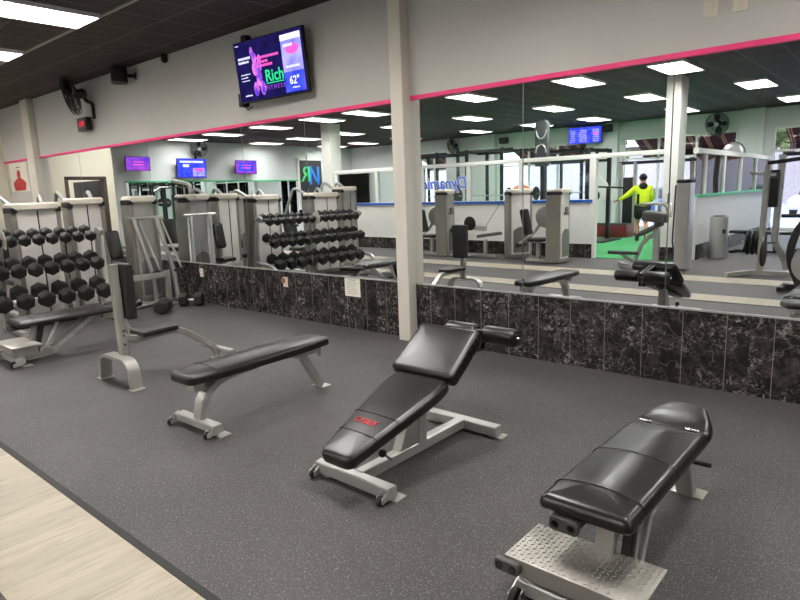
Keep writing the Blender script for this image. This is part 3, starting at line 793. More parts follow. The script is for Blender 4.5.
def seat_unit(t, x, sw=.36, bz=.95, zs=.5, pad='vinyl', flip=1):
    MB().rect([(x, 0, .03), (x, 0, zs - .06)], .08, .08, (1, 0, 0)).build('seat_post', M['machine'], t)
    T = Matrix.Translation((x, 0, zs))
    MB(T).pad(roundpoly([(-.19, -sw / 2, .06), (.19, -sw / 2, .06), (.19, sw / 2, .06), (-.19, sw / 2, .06)]), -.05, .02, .01, .025, .01).build('seat', M[pad], t, ang=60)
    T = Matrix.Translation((x - .22 * flip, 0, zs + .08)) @ Matrix.Rotation(R(90 - 12), 4, 'Y') if flip > 0 else Matrix.Translation((x + .22, 0, zs + .08)) @ Matrix.Rotation(R(-90 + 12), 4, 'Y')
    MB(T).pad(roundpoly([(-.55 if flip > 0 else .0, -.15, .06), (0 if flip > 0 else .55, -.15, .06), (0 if flip > 0 else .55, .15, .06), (-.55 if flip > 0 else 0, .15, .06)]), -.04, .04, .01, .025, .01).build('backrest', M[pad], t, ang=60)

def machine(name, label, loc, rz, w, h, kind, shroud='shroud', stack=True, logo=False, L=1.25):
    t = thing(name, label, 'gym machine', loc, rz, 'weight stack machines')
    tower(t, w, h, 0, .30, shroud, stack, logo)
    b = MB().rect(fil([(-.15, -w / 2 + .02, .05), (-L, -w / 2 + .1, .05), (-L, w / 2 - .1, .05), (-.15, w / 2 - .02, .05)], .1), .07, .06)
    b.build('base_frame', M['machine'], t)
    x = -.30 - (L - .3) * .55
    if kind != 'low': seat_unit(t, x, .36, .95, .48)
    if kind == 'press':
        for s in (-1, 1):
            aw = w * .46
            a = MB().tube(fil([(-.2, s * .16, h - .1), (x + .25, s * aw, h + .12), (x - .05, s * aw, 1.15), (x + .12, s * aw, .98)], .12), .028).build('press_arm', M['machine'], t)
            MB().cyl((x + .12, s * aw, .98), (x + .32, s * aw, .95), .022).build('grip', M['black_plastic'], a)
    if kind == 'pulldown':
        m = MB().rect(fil([(-.15, 0, h - .05), (-.15, 0, h + .2), (x, 0, h + .3)], .1), .07, .06).build('boom', M['machine'], t)
        MB().tube([(x, -.45, h + .08), (x, -.3, h + .16), (x, .3, h + .16), (x, .45, h + .08)], .016).build('pull_bar', M['chrome'], m)
        MB().cyl((x, 0, h + .16), (x, 0, h + .28), .006, seg=6).build('cable', M['black_metal'], m)
    if kind == 'cam':
        c = MB().lathe([(.12, 0), (.22, .004), (.23, .02), (.22, .036), (.12, .04)], (-.55, -w / 2 - .04, .92), (0, -1, 0), 28).build('cam_disc', M['machine'], t)
        MB().lathe([(.05, 0), (.05, .02)], (-.55, -w / 2 - .08, .92), (0, -1, 0), 16).build('hub', M['black_plastic'], c)
        a = MB().rect(fil([(-.55, -w / 2 - .06, .92), (-.85, -w / 2 - .1, .55), (-.95, .2, .35)], .1), .05, .05).build('lever_arm', M['machine'], t)
        MB().roll((-.95, -.22, .35), (-.95, .22, .35), .05).build('shin_roller', M['vinyl'], a)
    return t
# towers behind the dumbbell rack
machine('press_machine', 'wide pale weight tower right behind the middle of the dumbbell rack', (-8.86, 3.0, 0), 0, .57, 1.56, 'press', 'shroud', False)
machine('pulldown_machine', 'narrower pale weight tower behind the end of the rack nearest the mirror', (-9.02, 3.70, 0), R(-6), .46, 1.60, 'press', 'shroud', False)
machine('press_machine', 'pale weight tower reflected above the right end of the dumbbell rack', (-8.86, 1.62, 0), 0, .66, 1.57, 'press', 'shroud', False)
machine('curl_machine', 'slim grey weight tower reflected at the right end of the rack, beside the wide one', (-9.3, .55, 0), 0, .42, 1.68, 'press', 'machine', False)
# diagonal arm machine against the mirror wall
def diag_machine():
    t = thing('cable_row_machine', 'grey machine with two diagonal arms standing against the mirror wall', 'gym machine', (-8.78, 4.40, 0), 0)
    tower(t, .40, 1.60, 0, .26, 'machine', True)
    MB().tube([(.02, -.28, 1.28), (.02, .28, 1.28)], .022).build('cross_bar', M['silver'], t)
    for s in (-1, 1):
        a = MB().tube([(.03, s * .17, 1.27), (.20, s * .17 + .10, .48), (.22, s * .17 + .12, .05)], .036).build('diagonal_arm', M['silver'], t)
        MB().tube([(.06, s * .17 + .06, 1.24), (.27, s * .17 + .19, .52)], .014, 6).build('link_rod', M['silver'], a)
        MB().roll((.22, s * .17 + .10, .48), (.30, s * .17 + .16, .50), .022, .008, 10).build('pulley_grip', M['black_plastic'], a)
    u = fil([(.25, .13, .03), (.25, .13, .47), (.33, -.75, .47), (-.1, -.85, .47)], .08)
    MB().rect([(.25, .13, .02), (.25, .13, .50)], .07, .07, (1, 0, 0)).build('front_post', M['silver_warm'], t)
    MB().rect(fil([(.25, .16, .45), (.34, -.30, .45), (.22, -.58, .45), (.1, -.62, .45)], .15), .06, .08).build('guard_rail', M['silver_warm'], t)
    MB().span((.14, .02, .0), (.36, .22, .025), .004).build('foot_plate', M['silver_warm'], t)
    MB().lathe([(.16, 0), (.19, .02), (.19, .05), (.15, .06)], (.1, -.30, .0), (0, 0, 1), 24).build('base_ring', M['silver_warm'], t)
    MB().rect(fil([(-.15, -.2, .05), (.2, -.5, .05), (.25, .13, .05)], .1), .06, .05).build('base_frame', M['silver_warm'], t)
    MB().pad(roundpoly([(-.13, -.13, .06), (.15, -.13, .06), (.15, .13, .06), (-.13, .13, .06)]), .0, .06).build('seat', M['vinyl'], t, (-.0, -.42, .5), ang=60)
    MB(Matrix.Rotation(R(78), 4, 'Y')).pad(roundpoly([(-.42, -.09, .05), (0, -.09, .05), (0, .09, .05), (-.42, .09, .05)]), 0, .07).build('backrest', M['vinyl'], t, (-.12, -.42, .70), ang=60)
    MB().rect([(-.05, -.42, .03), (-.05, -.42, .5)], .06, .06, (1, 0, 0)).build('seat_post', M['silver_warm'], t)
diag_machine()
# machines farther left, seen mainly in the mirror
machine('pulldown_machine', 'light framed pulldown machine reflected between the arm machine and its reflection', (-11.6, 2.75, 0), 0, .6, 1.62, 'pulldown', 'machine')
machine('press_machine', 'grey press machine reflected left of the arm machine, near the office wall', (-12.8, .6, 0), R(20), .6, 1.58, 'press', 'machine')
# the row along the glass partition, fronts towards +x
machine('leg_curl_machine', 'grey weight tower with black logo, reflected nearest the turf doorway', (-5.62, -1.88, 0), R(-4), .5, 1.50, 'cam', 'shroud', True, True, .78)
machine('leg_extension_machine', 'grey weight tower reflected just left of the logo tower', (-6.82, -2.22, 0), R(38), .52, 1.52, 'low', 'shroud', True, False, .36)
machine('chest_machine', 'tall slim grey weight tower reflected near the white column, left of the lying leg machine', (-8.56, -2.0, 0), R(-4), .36, 1.55, 'cam', 'machine', True, True, .7)

def lying_leg():
    t = thing('lying_leg_machine', 'low grey leg machine with black disc and long pad reflected between two weight towers', 'gym machine', (-7.86, -2.05, 0), R(0))
    MB().rect([(-.5, .1, .06), (.6, .1, .06)], .07, .07).rect([(-.5, -.3, .06), (-.5, .4, .06)], .07, .06).build('base_frame', M['silver_warm'], t)
    MB().rect([(-.3, .1, .06), (-.4, .1, .75)], .07, .08).rect([(.3, .1, .06), (.3, .1, .42)], .07, .07, (1, 0, 0)).build('upright', M['silver'], t)
    MB().lathe([(.08, 0), (.15, .004), (.16, .02), (.15, .036), (.08, .04)], (-.05, .18, .78), (0, 1, 0), 24).build('plate_disc', M['black_plastic'], t)
    MB().rect([(-.5, .1, .72), (.3, .1, .66)], .12, .10).build('lever_arm', M['silver'], t)
    MB(Matrix.Translation((.25, .1, .5)) @ Matrix.Rotation(R(-8), 4, 'Y')).pad(roundpoly([(-.1, -.16, .05), (.42, -.14, .05), (.42, .14, .05), (-.1, .16, .05)]), -.03, .04).build('long_pad', M['vinyl_grey'], t, ang=60)
    MB().roll((-.48, -.15, .62), (-.48, .3, .62), .06).build('shin_roller', M['vinyl'], t)
    MB().cyl((.3, .1, .7), (.58, -.1, 1.25), .006, seg=6).build('cable', M['black_metal'], t)
lying_leg()

def shoulder_machine():
    t = thing('shoulder_press_machine', 'seated machine with tall grey column and high handles, reflected in front of the turf doorway', 'gym machine', (-3.33, -1.85, 0), 0)
    MB().prism(roundpoly([(-.11, -.17, .03), (.11, -.17, .03), (.11, .17, .03), (-.11, .17, .03)]), .03, 1.55, 'xy').build('weight_column', M['silver'], t)
    MB().prism(roundpoly([(-.12, -.18, .05), (.12, -.18, .05), (.12, .18, .05), (-.12, .18, .05)]), 1.53, 1.60, 'xy', .015).build('column_cap', M['black_plastic'], t)
    MB().tube(fil([(-.14, .1, 1.5), (-.16, .1, .5), (-.12, .1, .3)], .05), .014, 8).build('cable', M['black_metal'], t)
    MB().rect(fil([(0, 0, .06), (-.15, .3, .06), (-.95, .3, .06), (-1.1, .05, .06)], .15), .08, .08).build('base_frame', M['machine'], t)
    MB().rect([(-.42, .15, .06), (-.42, .15, .86)], .08, .1, (1, 0, 0)).build('seat_column', M['machine'], t)
    MB(Matrix.Translation((-.45, .15, .95)) @ Matrix.Rotation(R(8), 4, 'Y')).pad(roundpoly([(-.2, -.16, .05), (.2, -.16, .05), (.2, .16, .05), (-.2, .16, .05)]), -.09, .09, .03, .05).build('chest_pad', M['vinyl_grey'], t, ang=60)
    MB(Matrix.Translation((-.52, .15, .74)) @ Matrix.Rotation(R(-28), 4, 'Y')).pad(roundpoly([(-.24, -.15, .05), (.2, -.15, .05), (.2, .15, .05), (-.24, .15, .05)]), -.04, .03).build('seat', M['vinyl_grey'], t, ang=60)
    MB().rect(fil([(-.42, .15, .66), (-.66, .15, .5), (-.8, .15, .12)], .1), .07, .06).build('front_leg', M['silver_warm'], t)
    a = MB().tube(fil([(-.2, .2, .95), (-.24, .3, 1.18), (-.75, .3, 1.18)], .1), .02, 8).tube(fil([(-.2, .1, .95), (-.24, -.05, 1.18), (-.75, -.05, 1.18)], .1), .02, 8).build('handle_arm', M['silver_warm'], t)
    for yy, x in ((.3, -.72), (-.05, -.3)): MB().cyl((x, yy, 1.18), (x, yy, 1.36), .022).build('grip', M['black_plastic'], a)
    f = MB().rect([(-.8, .15, .12), (-.98, .4, .3)], .06, .05).build('foot_lever', M['silver'], t)
    MB().cyl((-1.2, .4, .31), (-.66, .4, .31), .032).build('foot_roller', M['black_plastic'], f)
shoulder_machine()

# trash can
tc = thing('trash_can', 'round steel waste bin reflected beside the green ledged half wall', 'waste bin', (-3.28, -4.0, 0))
MB().lathe([(.16, 0), (.17, .01), (.17, .82), (.165, .84), (.10, .845)], (0, 0, 0), (0, 0, 1), 28).build('bin_body', M['steel'], tc)
MB().lathe([(.12, .845), (.12, .86), (.05, .865)], (0, 0, 0), (0, 0, 1), 20).build('bin_top', M['black_plastic'], tc)
MB().box((.12, .12, .55), (.05, .05, .08), Matrix.Rotation(R(45), 3, 'Z')).build('bin_slot', M['black_plastic'], tc)

# plate loaded rack at the right of the mirror
def plate_rack():
    t = thing('squat_rack', 'tall grey plate loaded rack reflected at the right edge of the mirrors', 'gym rack', (-2.05, -1.75, 0))
    MB().rect(fil([(-.42, .55, .04), (-.15, .15, .06), (.9, .15, .06)], .1), .08, .07).build('base_frame', M['silver_warm'], t)
    MB().rect([(-.02, .15, .06), (.0, .15, 1.78)], .08, .08, (1, 0, 0)).build('front_upright', M['silver_warm'], t)
    MB().rect(fil([(.25, -.6, .04), (.2, -.6, .25), (.05, -.55, .5), (.08, -.55, 1.95)], .1), .09, .1, (1, 0, 0)).build('rear_upright', M['machine'], t)
    MB().rect([(-.25, .15, 1.66), (.12, .15, 1.62)], .05, .05).build('support_arm', M['machine'], t)
    MB().rect([(0, .15, 1.8), (.9, .15, 1.9)], .06, .06).rect([(.08, -.55, 1.95), (.9, -.55, 1.95)], .06, .06).build('top_bar', M['black_metal'], t)
    MB().span((-.02, -.25, 1.1), (.12, -.1, 1.7), .02).build('shock_cover', M['black_plastic'], t)
    MB().tube(fil([(.15, -.4, .95), (.65, -.4, .95), (.62, -.4, .45), (.3, -.4, .35)], .25), .03, 8).build('curved_arm', M['black_metal'], t)
    for k in range(4):
        p = MB().lathe([(.03, 0), (.20, .004), (.21, .02), (.20, .036), (.03, .04)], (-.32 + .075 * k, -.35, .50), (1, 0, 0), 24).build('weight_plate', M['rubber'], t)
    MB().cyl((-.42, -.35, .50), (.1, -.35, .50), .022).build('plate_horn', M['chrome'], t)
    MB().lathe([(.03, 0), (.20, .004), (.21, .02), (.20, .036), (.03, .04)], (.02, .25, .38), (1, 0, 0), 24).build('weight_plate', M['rubber'], t)
plate_rack()
def low_bench(x, y, rz, label):
    t = thing('incline_bench', label, 'bench', (x, y, 0), rz)
    MB().rect([(-.5, 0, .04), (.5, 0, .04)], .06, .05).rect([(-.5, -.25, .03), (-.5, .25, .03)], .05, .05).rect([(.5, -.2, .03), (.5, .2, .03)], .05, .05).build('base_frame', M['black_metal'], t)
    MB().rect([(-.3, 0, .05), (-.2, 0, .42)], .06, .06).rect([(.3, 0, .05), (.25, 0, .42)], .06, .06).build('upright', M['black_metal'], t)
    MB().pad(roundpoly([(-.6, -.14, .05), (.6, -.14, .05), (.6, .14, .05), (-.6, .14, .05)]), .42, .48).build('pad', M['vinyl'], t, ang=60)
low_bench(-2.75, -5.2, R(8), 'low black bench reflected behind the plate loaded rack')
def bike():
    t = thing('exercise_bike', 'dark curved exercise machine cut by the right edge, reflected in front of the plate rack', 'exercise machine', (-1.02, -.3, 0), 0)
    MB().rect([(-.5, 0, .05), (.6, 0, .05)], .1, .08).rect([(-.5, -.25, .04), (-.5, .25, .04)], .08, .06).rect([(.6, -.25, .04), (.6, .25, .04)], .08, .06).build('base_frame', M['black_metal'], t)
    MB().rect(fil([(-.3, 0, .06), (-.48, 0, .5), (-.35, 0, .95), (-.05, 0, 1.18)], .3, 8), .09, .1, (0, 1, 0)).build('front_mast', M['black_plastic'], t)
    MB().lathe([(.1, -.06), (.27, -.05), (.29, 0), (.27, .05), (.1, .06)], (-.15, 0, .38), (0, 1, 0), 28).build('flywheel_cover', M['machine'], t)
    MB().tube(fil([(-.1, -.2, 1.1), (-.05, -.16, 1.2), (-.05, .16, 1.2), (-.1, .2, 1.1)], .08), .02, 8).build('handlebar', M['black_plastic'], t)
    MB().rect([(.35, 0, .1), (.42, 0, .8)], .06, .08).build('seat_post', M['machine'], t)
    MB().pad(roundpoly([(.25, -.06, .04), (.6, -.14, .06), (.6, .14, .06), (.25, .06, .04)]), .8, .87).build('saddle', M['vinyl'], t, ang=60)
bike()

# ------------------------------------------------------------------ turf room equipment
def rig(x, label):
    t = thing('power_rack', label, 'gym rack', (x, -6.2, 0), 0, 'black power racks')
    for sx in (-1, 1):
        for sy in (-1, 1):
            MB().rect([(sx * .6, sy * .55, .02), (sx * .6, sy * .55, 2.68)], .08, .08, (1, 0, 0)).build('upright', M['black_metal'], t)
    for z in (2.62, 2.3):
        for sy in (-1, 1): MB().rect([(-.95, sy * .55, z), (.95, sy * .55, z)], .07, .08).build('cross_beam', M['black_metal'], t)
    for sx in (-1, 1): MB().rect([(sx * .6, -.55, 2.62), (sx * .6, .55, 2.62)], .07, .08).build('side_beam', M['black_metal'], t)
    MB().cyl((-1.05, .62, 1.35), (1.05, .62, 1.35), .015).build('barbell', M['steel'], t)
    for sx in (-1, 1): MB().lathe([(.03, 0), (.21, .004), (.22, .025), (.21, .046), (.03, .05)], (sx * .85, .62, 1.35), (sx, 0, 0), 24).build('weight_plate', M['rubber'], t)
    return t
r0 = rig(-12.3, 'black power rack reflected behind the glass, nearest the white column')
dup(r0, (-10.0, -6.2, 0), 0, 'black power rack reflected behind the glass, under the wall speaker')
dup(r0, (-8.75, -8.7, 0), 0, 'black power rack reflected behind the glass, next to the turf doorway')
def banner_post():
    t = thing('air_ski_tower', 'tall black round topped tower with crossed grey arcs reflected above the partition rail', 'gym machine', (-8.25, -5.9, 0))
    MB().rect([(0, -.03, .02), (0, -.03, 2.3)], .12, .12, (1, 0, 0)).box((0, 0, .03), (.6, .7, .06), None, .01).build('mast', M['black_metal'], t)
    sh = MB().prism(roundpoly([(-.2, 2.1, .06), (.2, 2.1, .06), (.2, 3.34, .2), (-.2, 3.34, .2)], 8), -.02, .1, 'xz', .02).build('round_panel', plain('charcoal panel', srgb(66, 72, 74), .5), t)
    g = MB()
    for zc, s in ((3.06, -1), (2.46, 1)): g.tube([(.15 * math.cos(q), .105, zc + s * .22 * math.sin(q)) for q in [PI * k / 12 for k in range(13)]], .018, 6)
    g.build('arc_mark', M['silver'], sh)
banner_post()
def trainer():
    t = thing('functional_trainer', 'black and white cable trainer reflected on the green turf, left of the person', 'gym machine', (-7.0, -7.3, 0))
    for x, yy in ((.05, 0), (-.15, .95)):
        MB().rect([(x, yy, .02), (x, yy, 2.52)], .1, .1, (1, 0, 0)).build('upright', M['black_metal'], t)
    MB().rect([(.05, 0, 2.48), (-.15, .95, 2.48)], .09, .09).build('top_beam', M['black_metal'], t)
    MB().box((0, .4, .03), (.7, 1.3, .05), None, .01).build('base_plate', M['black_metal'], t)
    a = MB().rect(fil([(-.6, .2, 2.2), (-.35, .1, 2.0), (.1, 0, 1.45)], .1), .08, .08).rect([(-.35, .1, 2.0), (-.42, .3, .6)], .08, .1, (1, 0, 0)).build('swing_arm', M['white'], t)
    MB().lathe([(.05, 0), (.16, .01), (.17, .07), (.1, .1)], (-.2, .35, 1.25), (0, 1, .2), 20).build('pulley_head', M['black_plastic'], a)
    MB().tube([(-.15, .25, 1.5), (.6, .2, 1.45)], .025, 8).build('handle_bar', M['black_plastic'], t)
trainer()
rb = thing('red_box', 'dark red low platform reflected on the turf behind the cable trainer', 'platform', (-7.5, -8.5, 0))
MB().span((-.75, -.3, .0), (.75, .3, .36), .02).build('platform_box', M['red_pad'], rb); MB().span((-.72, -.28, .36), (.72, .28, .40), .015).build('top_mat', M['rubber'], rb)
def cage():
    t = thing('cable_cage', 'tall grey framed cable station with black weight stack reflected behind the person', 'gym machine', (-6.5, -9.3, 0))
    for x in (-.9, -.45, 1.4): MB().rect([(x, 0, .02), (x, 0, 2.2)], .1, .1, (1, 0, 0)).build('upright', M['machine'], t)
    MB().rect([(-.95, 0, 2.18), (1.45, 0, 2.18)], .09, .09).build('top_beam', M['black_metal'], t)
    MB().span((-.8, -.06, .15), (-.5, .06, 1.75), .01).build('weight_stack', M['black_plastic'], t)
    MB().span((-1.0, -.2, 0), (-.35, .2, .08), .01).build('base_plate', M['black_metal'], t)
cage()
st = thing('display_stand', 'white tablet screen on a stand reflected between the trainer and the person', 'stand', (-7.75, -9.4, 0))
MB().rect([(0, 0, .02), (0, 0, 1.1)], .08, .08, (1, 0, 0)).box((0, 0, .02), (.5, .4, .04)).build('stand_post', M['machine'], st); MB().box((0, .06, 1.25), (.5, .05, .35), None, .01).build('screen_case', M['white'], st)
tag(MB().ball((-8.35, -4.9, 1.36), .28, seg=20).build('exercise_ball', M['orange']), 'orange exercise ball on a shelf behind the partition glass', 'ball')
sh = thing('storage_shelf', 'low storage shelf behind the partition holding the orange ball', 'shelf', (-8.35, -4.9, 0))
MB().span((-.8, -.25, 1.02), (.8, .25, 1.07), .005).span((-.8, -.25, .5), (.8, .25, .54), .005).build('shelf_board', M['black_metal'], sh)
for x in (-.76, .76): MB().span((x - .03, -.25, 0), (x + .03, .25, 1.02)).build('shelf_side', M['black_metal'], sh)

# ------------------------------------------------------------------ person
def skin(name, V, Ed, m, parent, root, sub=2):
    me = bpy.data.meshes.new(name); ks = list(V)
    me.from_pydata([V[k][0] for k in ks], [(ks.index(a), ks.index(b)) for a, b in Ed], [])
    o = bpy.data.objects.new(name, me); C.objects.link(o)
    o.modifiers.new('skin', 'SKIN'); o.modifiers['skin'].use_smooth_shade = True
    for i, k in enumerate(ks):
        r = V[k][1]; r = (r, r) if not isinstance(r, tuple) else r
        me.skin_vertices[0].data[i].radius = r
        me.skin_vertices[0].data[i].use_root = (k == root)
    sd = o.modifiers.new('sub', 'SUBSURF'); sd.levels = sd.render_levels = sub
    dg = bpy.context.evaluated_depsgraph_get(); dg.update()
    m2 = bpy.data.meshes.new_from_object(o.evaluated_get(dg)); o.modifiers.clear(); o.data = m2; bpy.data.meshes.remove(me)
    m2.name = name; m2.materials.clear(); m2.materials.append(m)
    for p in m2.polygons: p.use_smooth = True
    if parent: o.parent = parent
    return o
def person():
    # facing local +y, right side +x; left arm reaching out, right foot trailing
    t = thing('person', 'person in a bright yellow long sleeve top and black shorts walking on the green turf', 'person', (-5.86, -6.9, .012), R(180 - 25))
    V = {'pel': ((0, 0, .95), (.15, .115)), 'wai': ((0, .0, 1.10), (.145, .105)), 'che': ((0, .01, 1.30), (.165, .115)), 'ucb': ((0, 0, 1.43), (.13, .09)), 'nek': ((0, .0, 1.51), .055), 'jaw': ((0, .03, 1.58), (.065, .075)), 'cra': ((0, .015, 1.68), (.078, .092)), 'top': ((0, .0, 1.745), .06), 'nos': ((0, .125, 1.64), .014),
         'nob': ((0, .09, 1.645), .02), 'earL': ((-.085, .01, 1.645), .018), 'earR': ((.085, .01, 1.645), .018),
         'shL': ((-.17, 0, 1.42), .065), 'elL': ((-.38, .06, 1.24), .045), 'wrL': ((-.58, .20, 1.12), .03), 'paL': ((-.64, .245, 1.10), (.034, .022)),
         'shR': ((.17, 0, 1.42), .065), 'elR': ((.24, .02, 1.14), .045), 'wrR': ((.20, .22, 1.02), .03), 'paR': ((.18, .29, 1.0), (.034, .022)),
         'hiL': ((-.09, .0, .88), .10), 'knL': ((-.10, .12, .49), .06), 'caL': ((-.10, .07, .34), .056), 'anL': ((-.10, .03, .09), .038), 'toL': ((-.10, .17, .035), .034),
         'hiR': ((.09, 0, .88), .10), 'knR': ((.10, .02, .49), .06), 'caR': ((.10, -.14, .36), .056), 'anR': ((.10, -.28, .16), .038), 'toR': ((.10, -.20, .045), .034)}
    V = {k: ((-p[0], p[1], p[2]), r) for k, (p, r) in V.items()}
    Ed = [('pel', 'wai'), ('wai', 'che'), ('che', 'ucb'), ('ucb', 'nek'), ('nek', 'jaw'), ('jaw', 'cra'), ('cra', 'top'), ('cra', 'nob'), ('nob', 'nos'), ('cra', 'earL'), ('cra', 'earR')]
    for s in 'LR': Ed += [('ucb', 'sh' + s), ('sh' + s, 'el' + s), ('el' + s, 'wr' + s), ('wr' + s, 'pa' + s), ('pel', 'hi' + s), ('hi' + s, 'kn' + s), ('kn' + s, 'ca' + s), ('ca' + s, 'an' + s), ('an' + s, 'to' + s)]
    for s, sg in (('L', 1), ('R', -1)):
        pa = Vector(V['pa' + s][0]); d = (pa - Vector(V['wr' + s][0])).normalized(); side = d.cross(Vector((0, 0, 1))).normalized()
        for k in range(4):
            b = pa + side * (k - 1.5) * .019 + d * .03; ln = (.06, .07, .066, .052)[k]
            m_ = b + d * ln * .55 + Vector((0, 0, -.01)); e = b + d * ln * .8 + Vector((0, 0, -.035))
            V['f%s%da' % (s, k)] = (tuple(b), .0085); V['f%s%db' % (s, k)] = (tuple(m_), .008); V['f%s%dc' % (s, k)] = (tuple(e), .007)
            Ed += [('pa' + s, 'f%s%da' % (s, k)), ('f%s%da' % (s, k), 'f%s%db' % (s, k)), ('f%s%db' % (s, k), 'f%s%dc' % (s, k))]
        th = pa - d * .01 + side * sg * .038; te = th + d * .045 + Vector((0, 0, -.012))
        V['t%sa' % s] = (tuple(th), .010); V['t%sb' % s] = (tuple(te), .008); Ed += [('pa' + s, 't%sa' % s), ('t%sa' % s, 't%sb' % s)]
    skin('body', V, Ed, M['skin'], t, 'pel', 2)
    g = lambda k, r: (V[k][0], r)
    S = {'hem': ((0, 0, .90), (.205, .17)), 'wai': g('wai', (.205, .165)), 'che': g('che', (.215, .16)), 'ucb': g('ucb', (.165, .12)), 'col': ((0, 0, 1.49), (.075, .075))}
    Se = [('hem', 'wai'), ('wai', 'che'), ('che', 'ucb'), ('ucb', 'col')]
    for s in 'LR':
        S['sh' + s] = g('sh' + s, .095); S['el' + s] = g('el' + s, .072); S['wr' + s] = g('wr' + s, .042); Se += [('ucb', 'sh' + s), ('sh' + s, 'el' + s), ('el' + s, 'wr' + s)]
    shirt = skin('long_sleeve_top', S, Se, M['hivis'], t, 'hem', 2)
    hd = MB().ball((0, -.09, 1.47), .10, (1.1, .75, .9)).ball((0, -.03, 1.52), .09, (1.0, 1.0, .5)); hd.build('dropped_hood', M['cloth_black'], shirt, ang=180)
    S = {'pel': ((0, 0, .93), (.17, .135))}; Se = []
    for s in 'LR':
        S['hi' + s] = g('hi' + s, (.125, .135)); h, k = Vector(V['hi' + s][0]), Vector(V['kn' + s][0]); S['lo' + s] = (tuple(h.lerp(k, .72)), (.108, .108)); Se += [('pel', 'hi' + s), ('hi' + s, 'lo' + s)]
    skin('shorts', S, Se, M['cloth_black'], t, 'pel', 2)
    MB().ball((0, .005, 1.70), .105, (.92, 1.05, .95)).lathe([(.098, 0), (.104, .01), (.104, .04), (.1, .05)], (0, .005, 1.665), (0, 0, 1), 20).build('knit_cap', M['cloth_black'], t, ang=180)
    for s in 'LR':
        an, to = Vector(V['an' + s][0]), Vector(V['to' + s][0])
        d = (to - an); d.z = min(d.z, -.02); dn = Vector((d.x, d.y, 0)).normalized()
        if s == 'L':
            sh = MB().ball((an.x, an.y + .05, .055), .06, (.8, 2.3, .85)).cyl((an.x, an.y, .05), (an.x, an.y, .2), .05, .048).build('shoe', M['cloth_black'], t, ang=180)
            MB().ball((an.x, an.y + .05, .018), .06, (.85, 2.45, .3)).build('sole', M['white_sole'], sh, ang=180)
        else:
            T = Matrix.Translation((an.x, an.y + .02, an.z - .03)) @ Matrix.Rotation(R(-50), 4, 'X')
            sh = MB(T).ball((0, .05, -.0), .06, (.8, 2.3, .85)).cyl((0, 0, 0), (0, -.05, .15), .05, .048).build('shoe', M['cloth_black'], t, ang=180)
            MB(T).ball((0, .05, -.038), .06, (.85, 2.45, .3)).build('sole', M['white_sole'], sh, ang=180)
    ey = MB()
    for s in (-1, 1): ey.ball((s * .032, .088, 1.665), .012, seg=8)
    ey.build('eyes', M['hair'], t)
person()

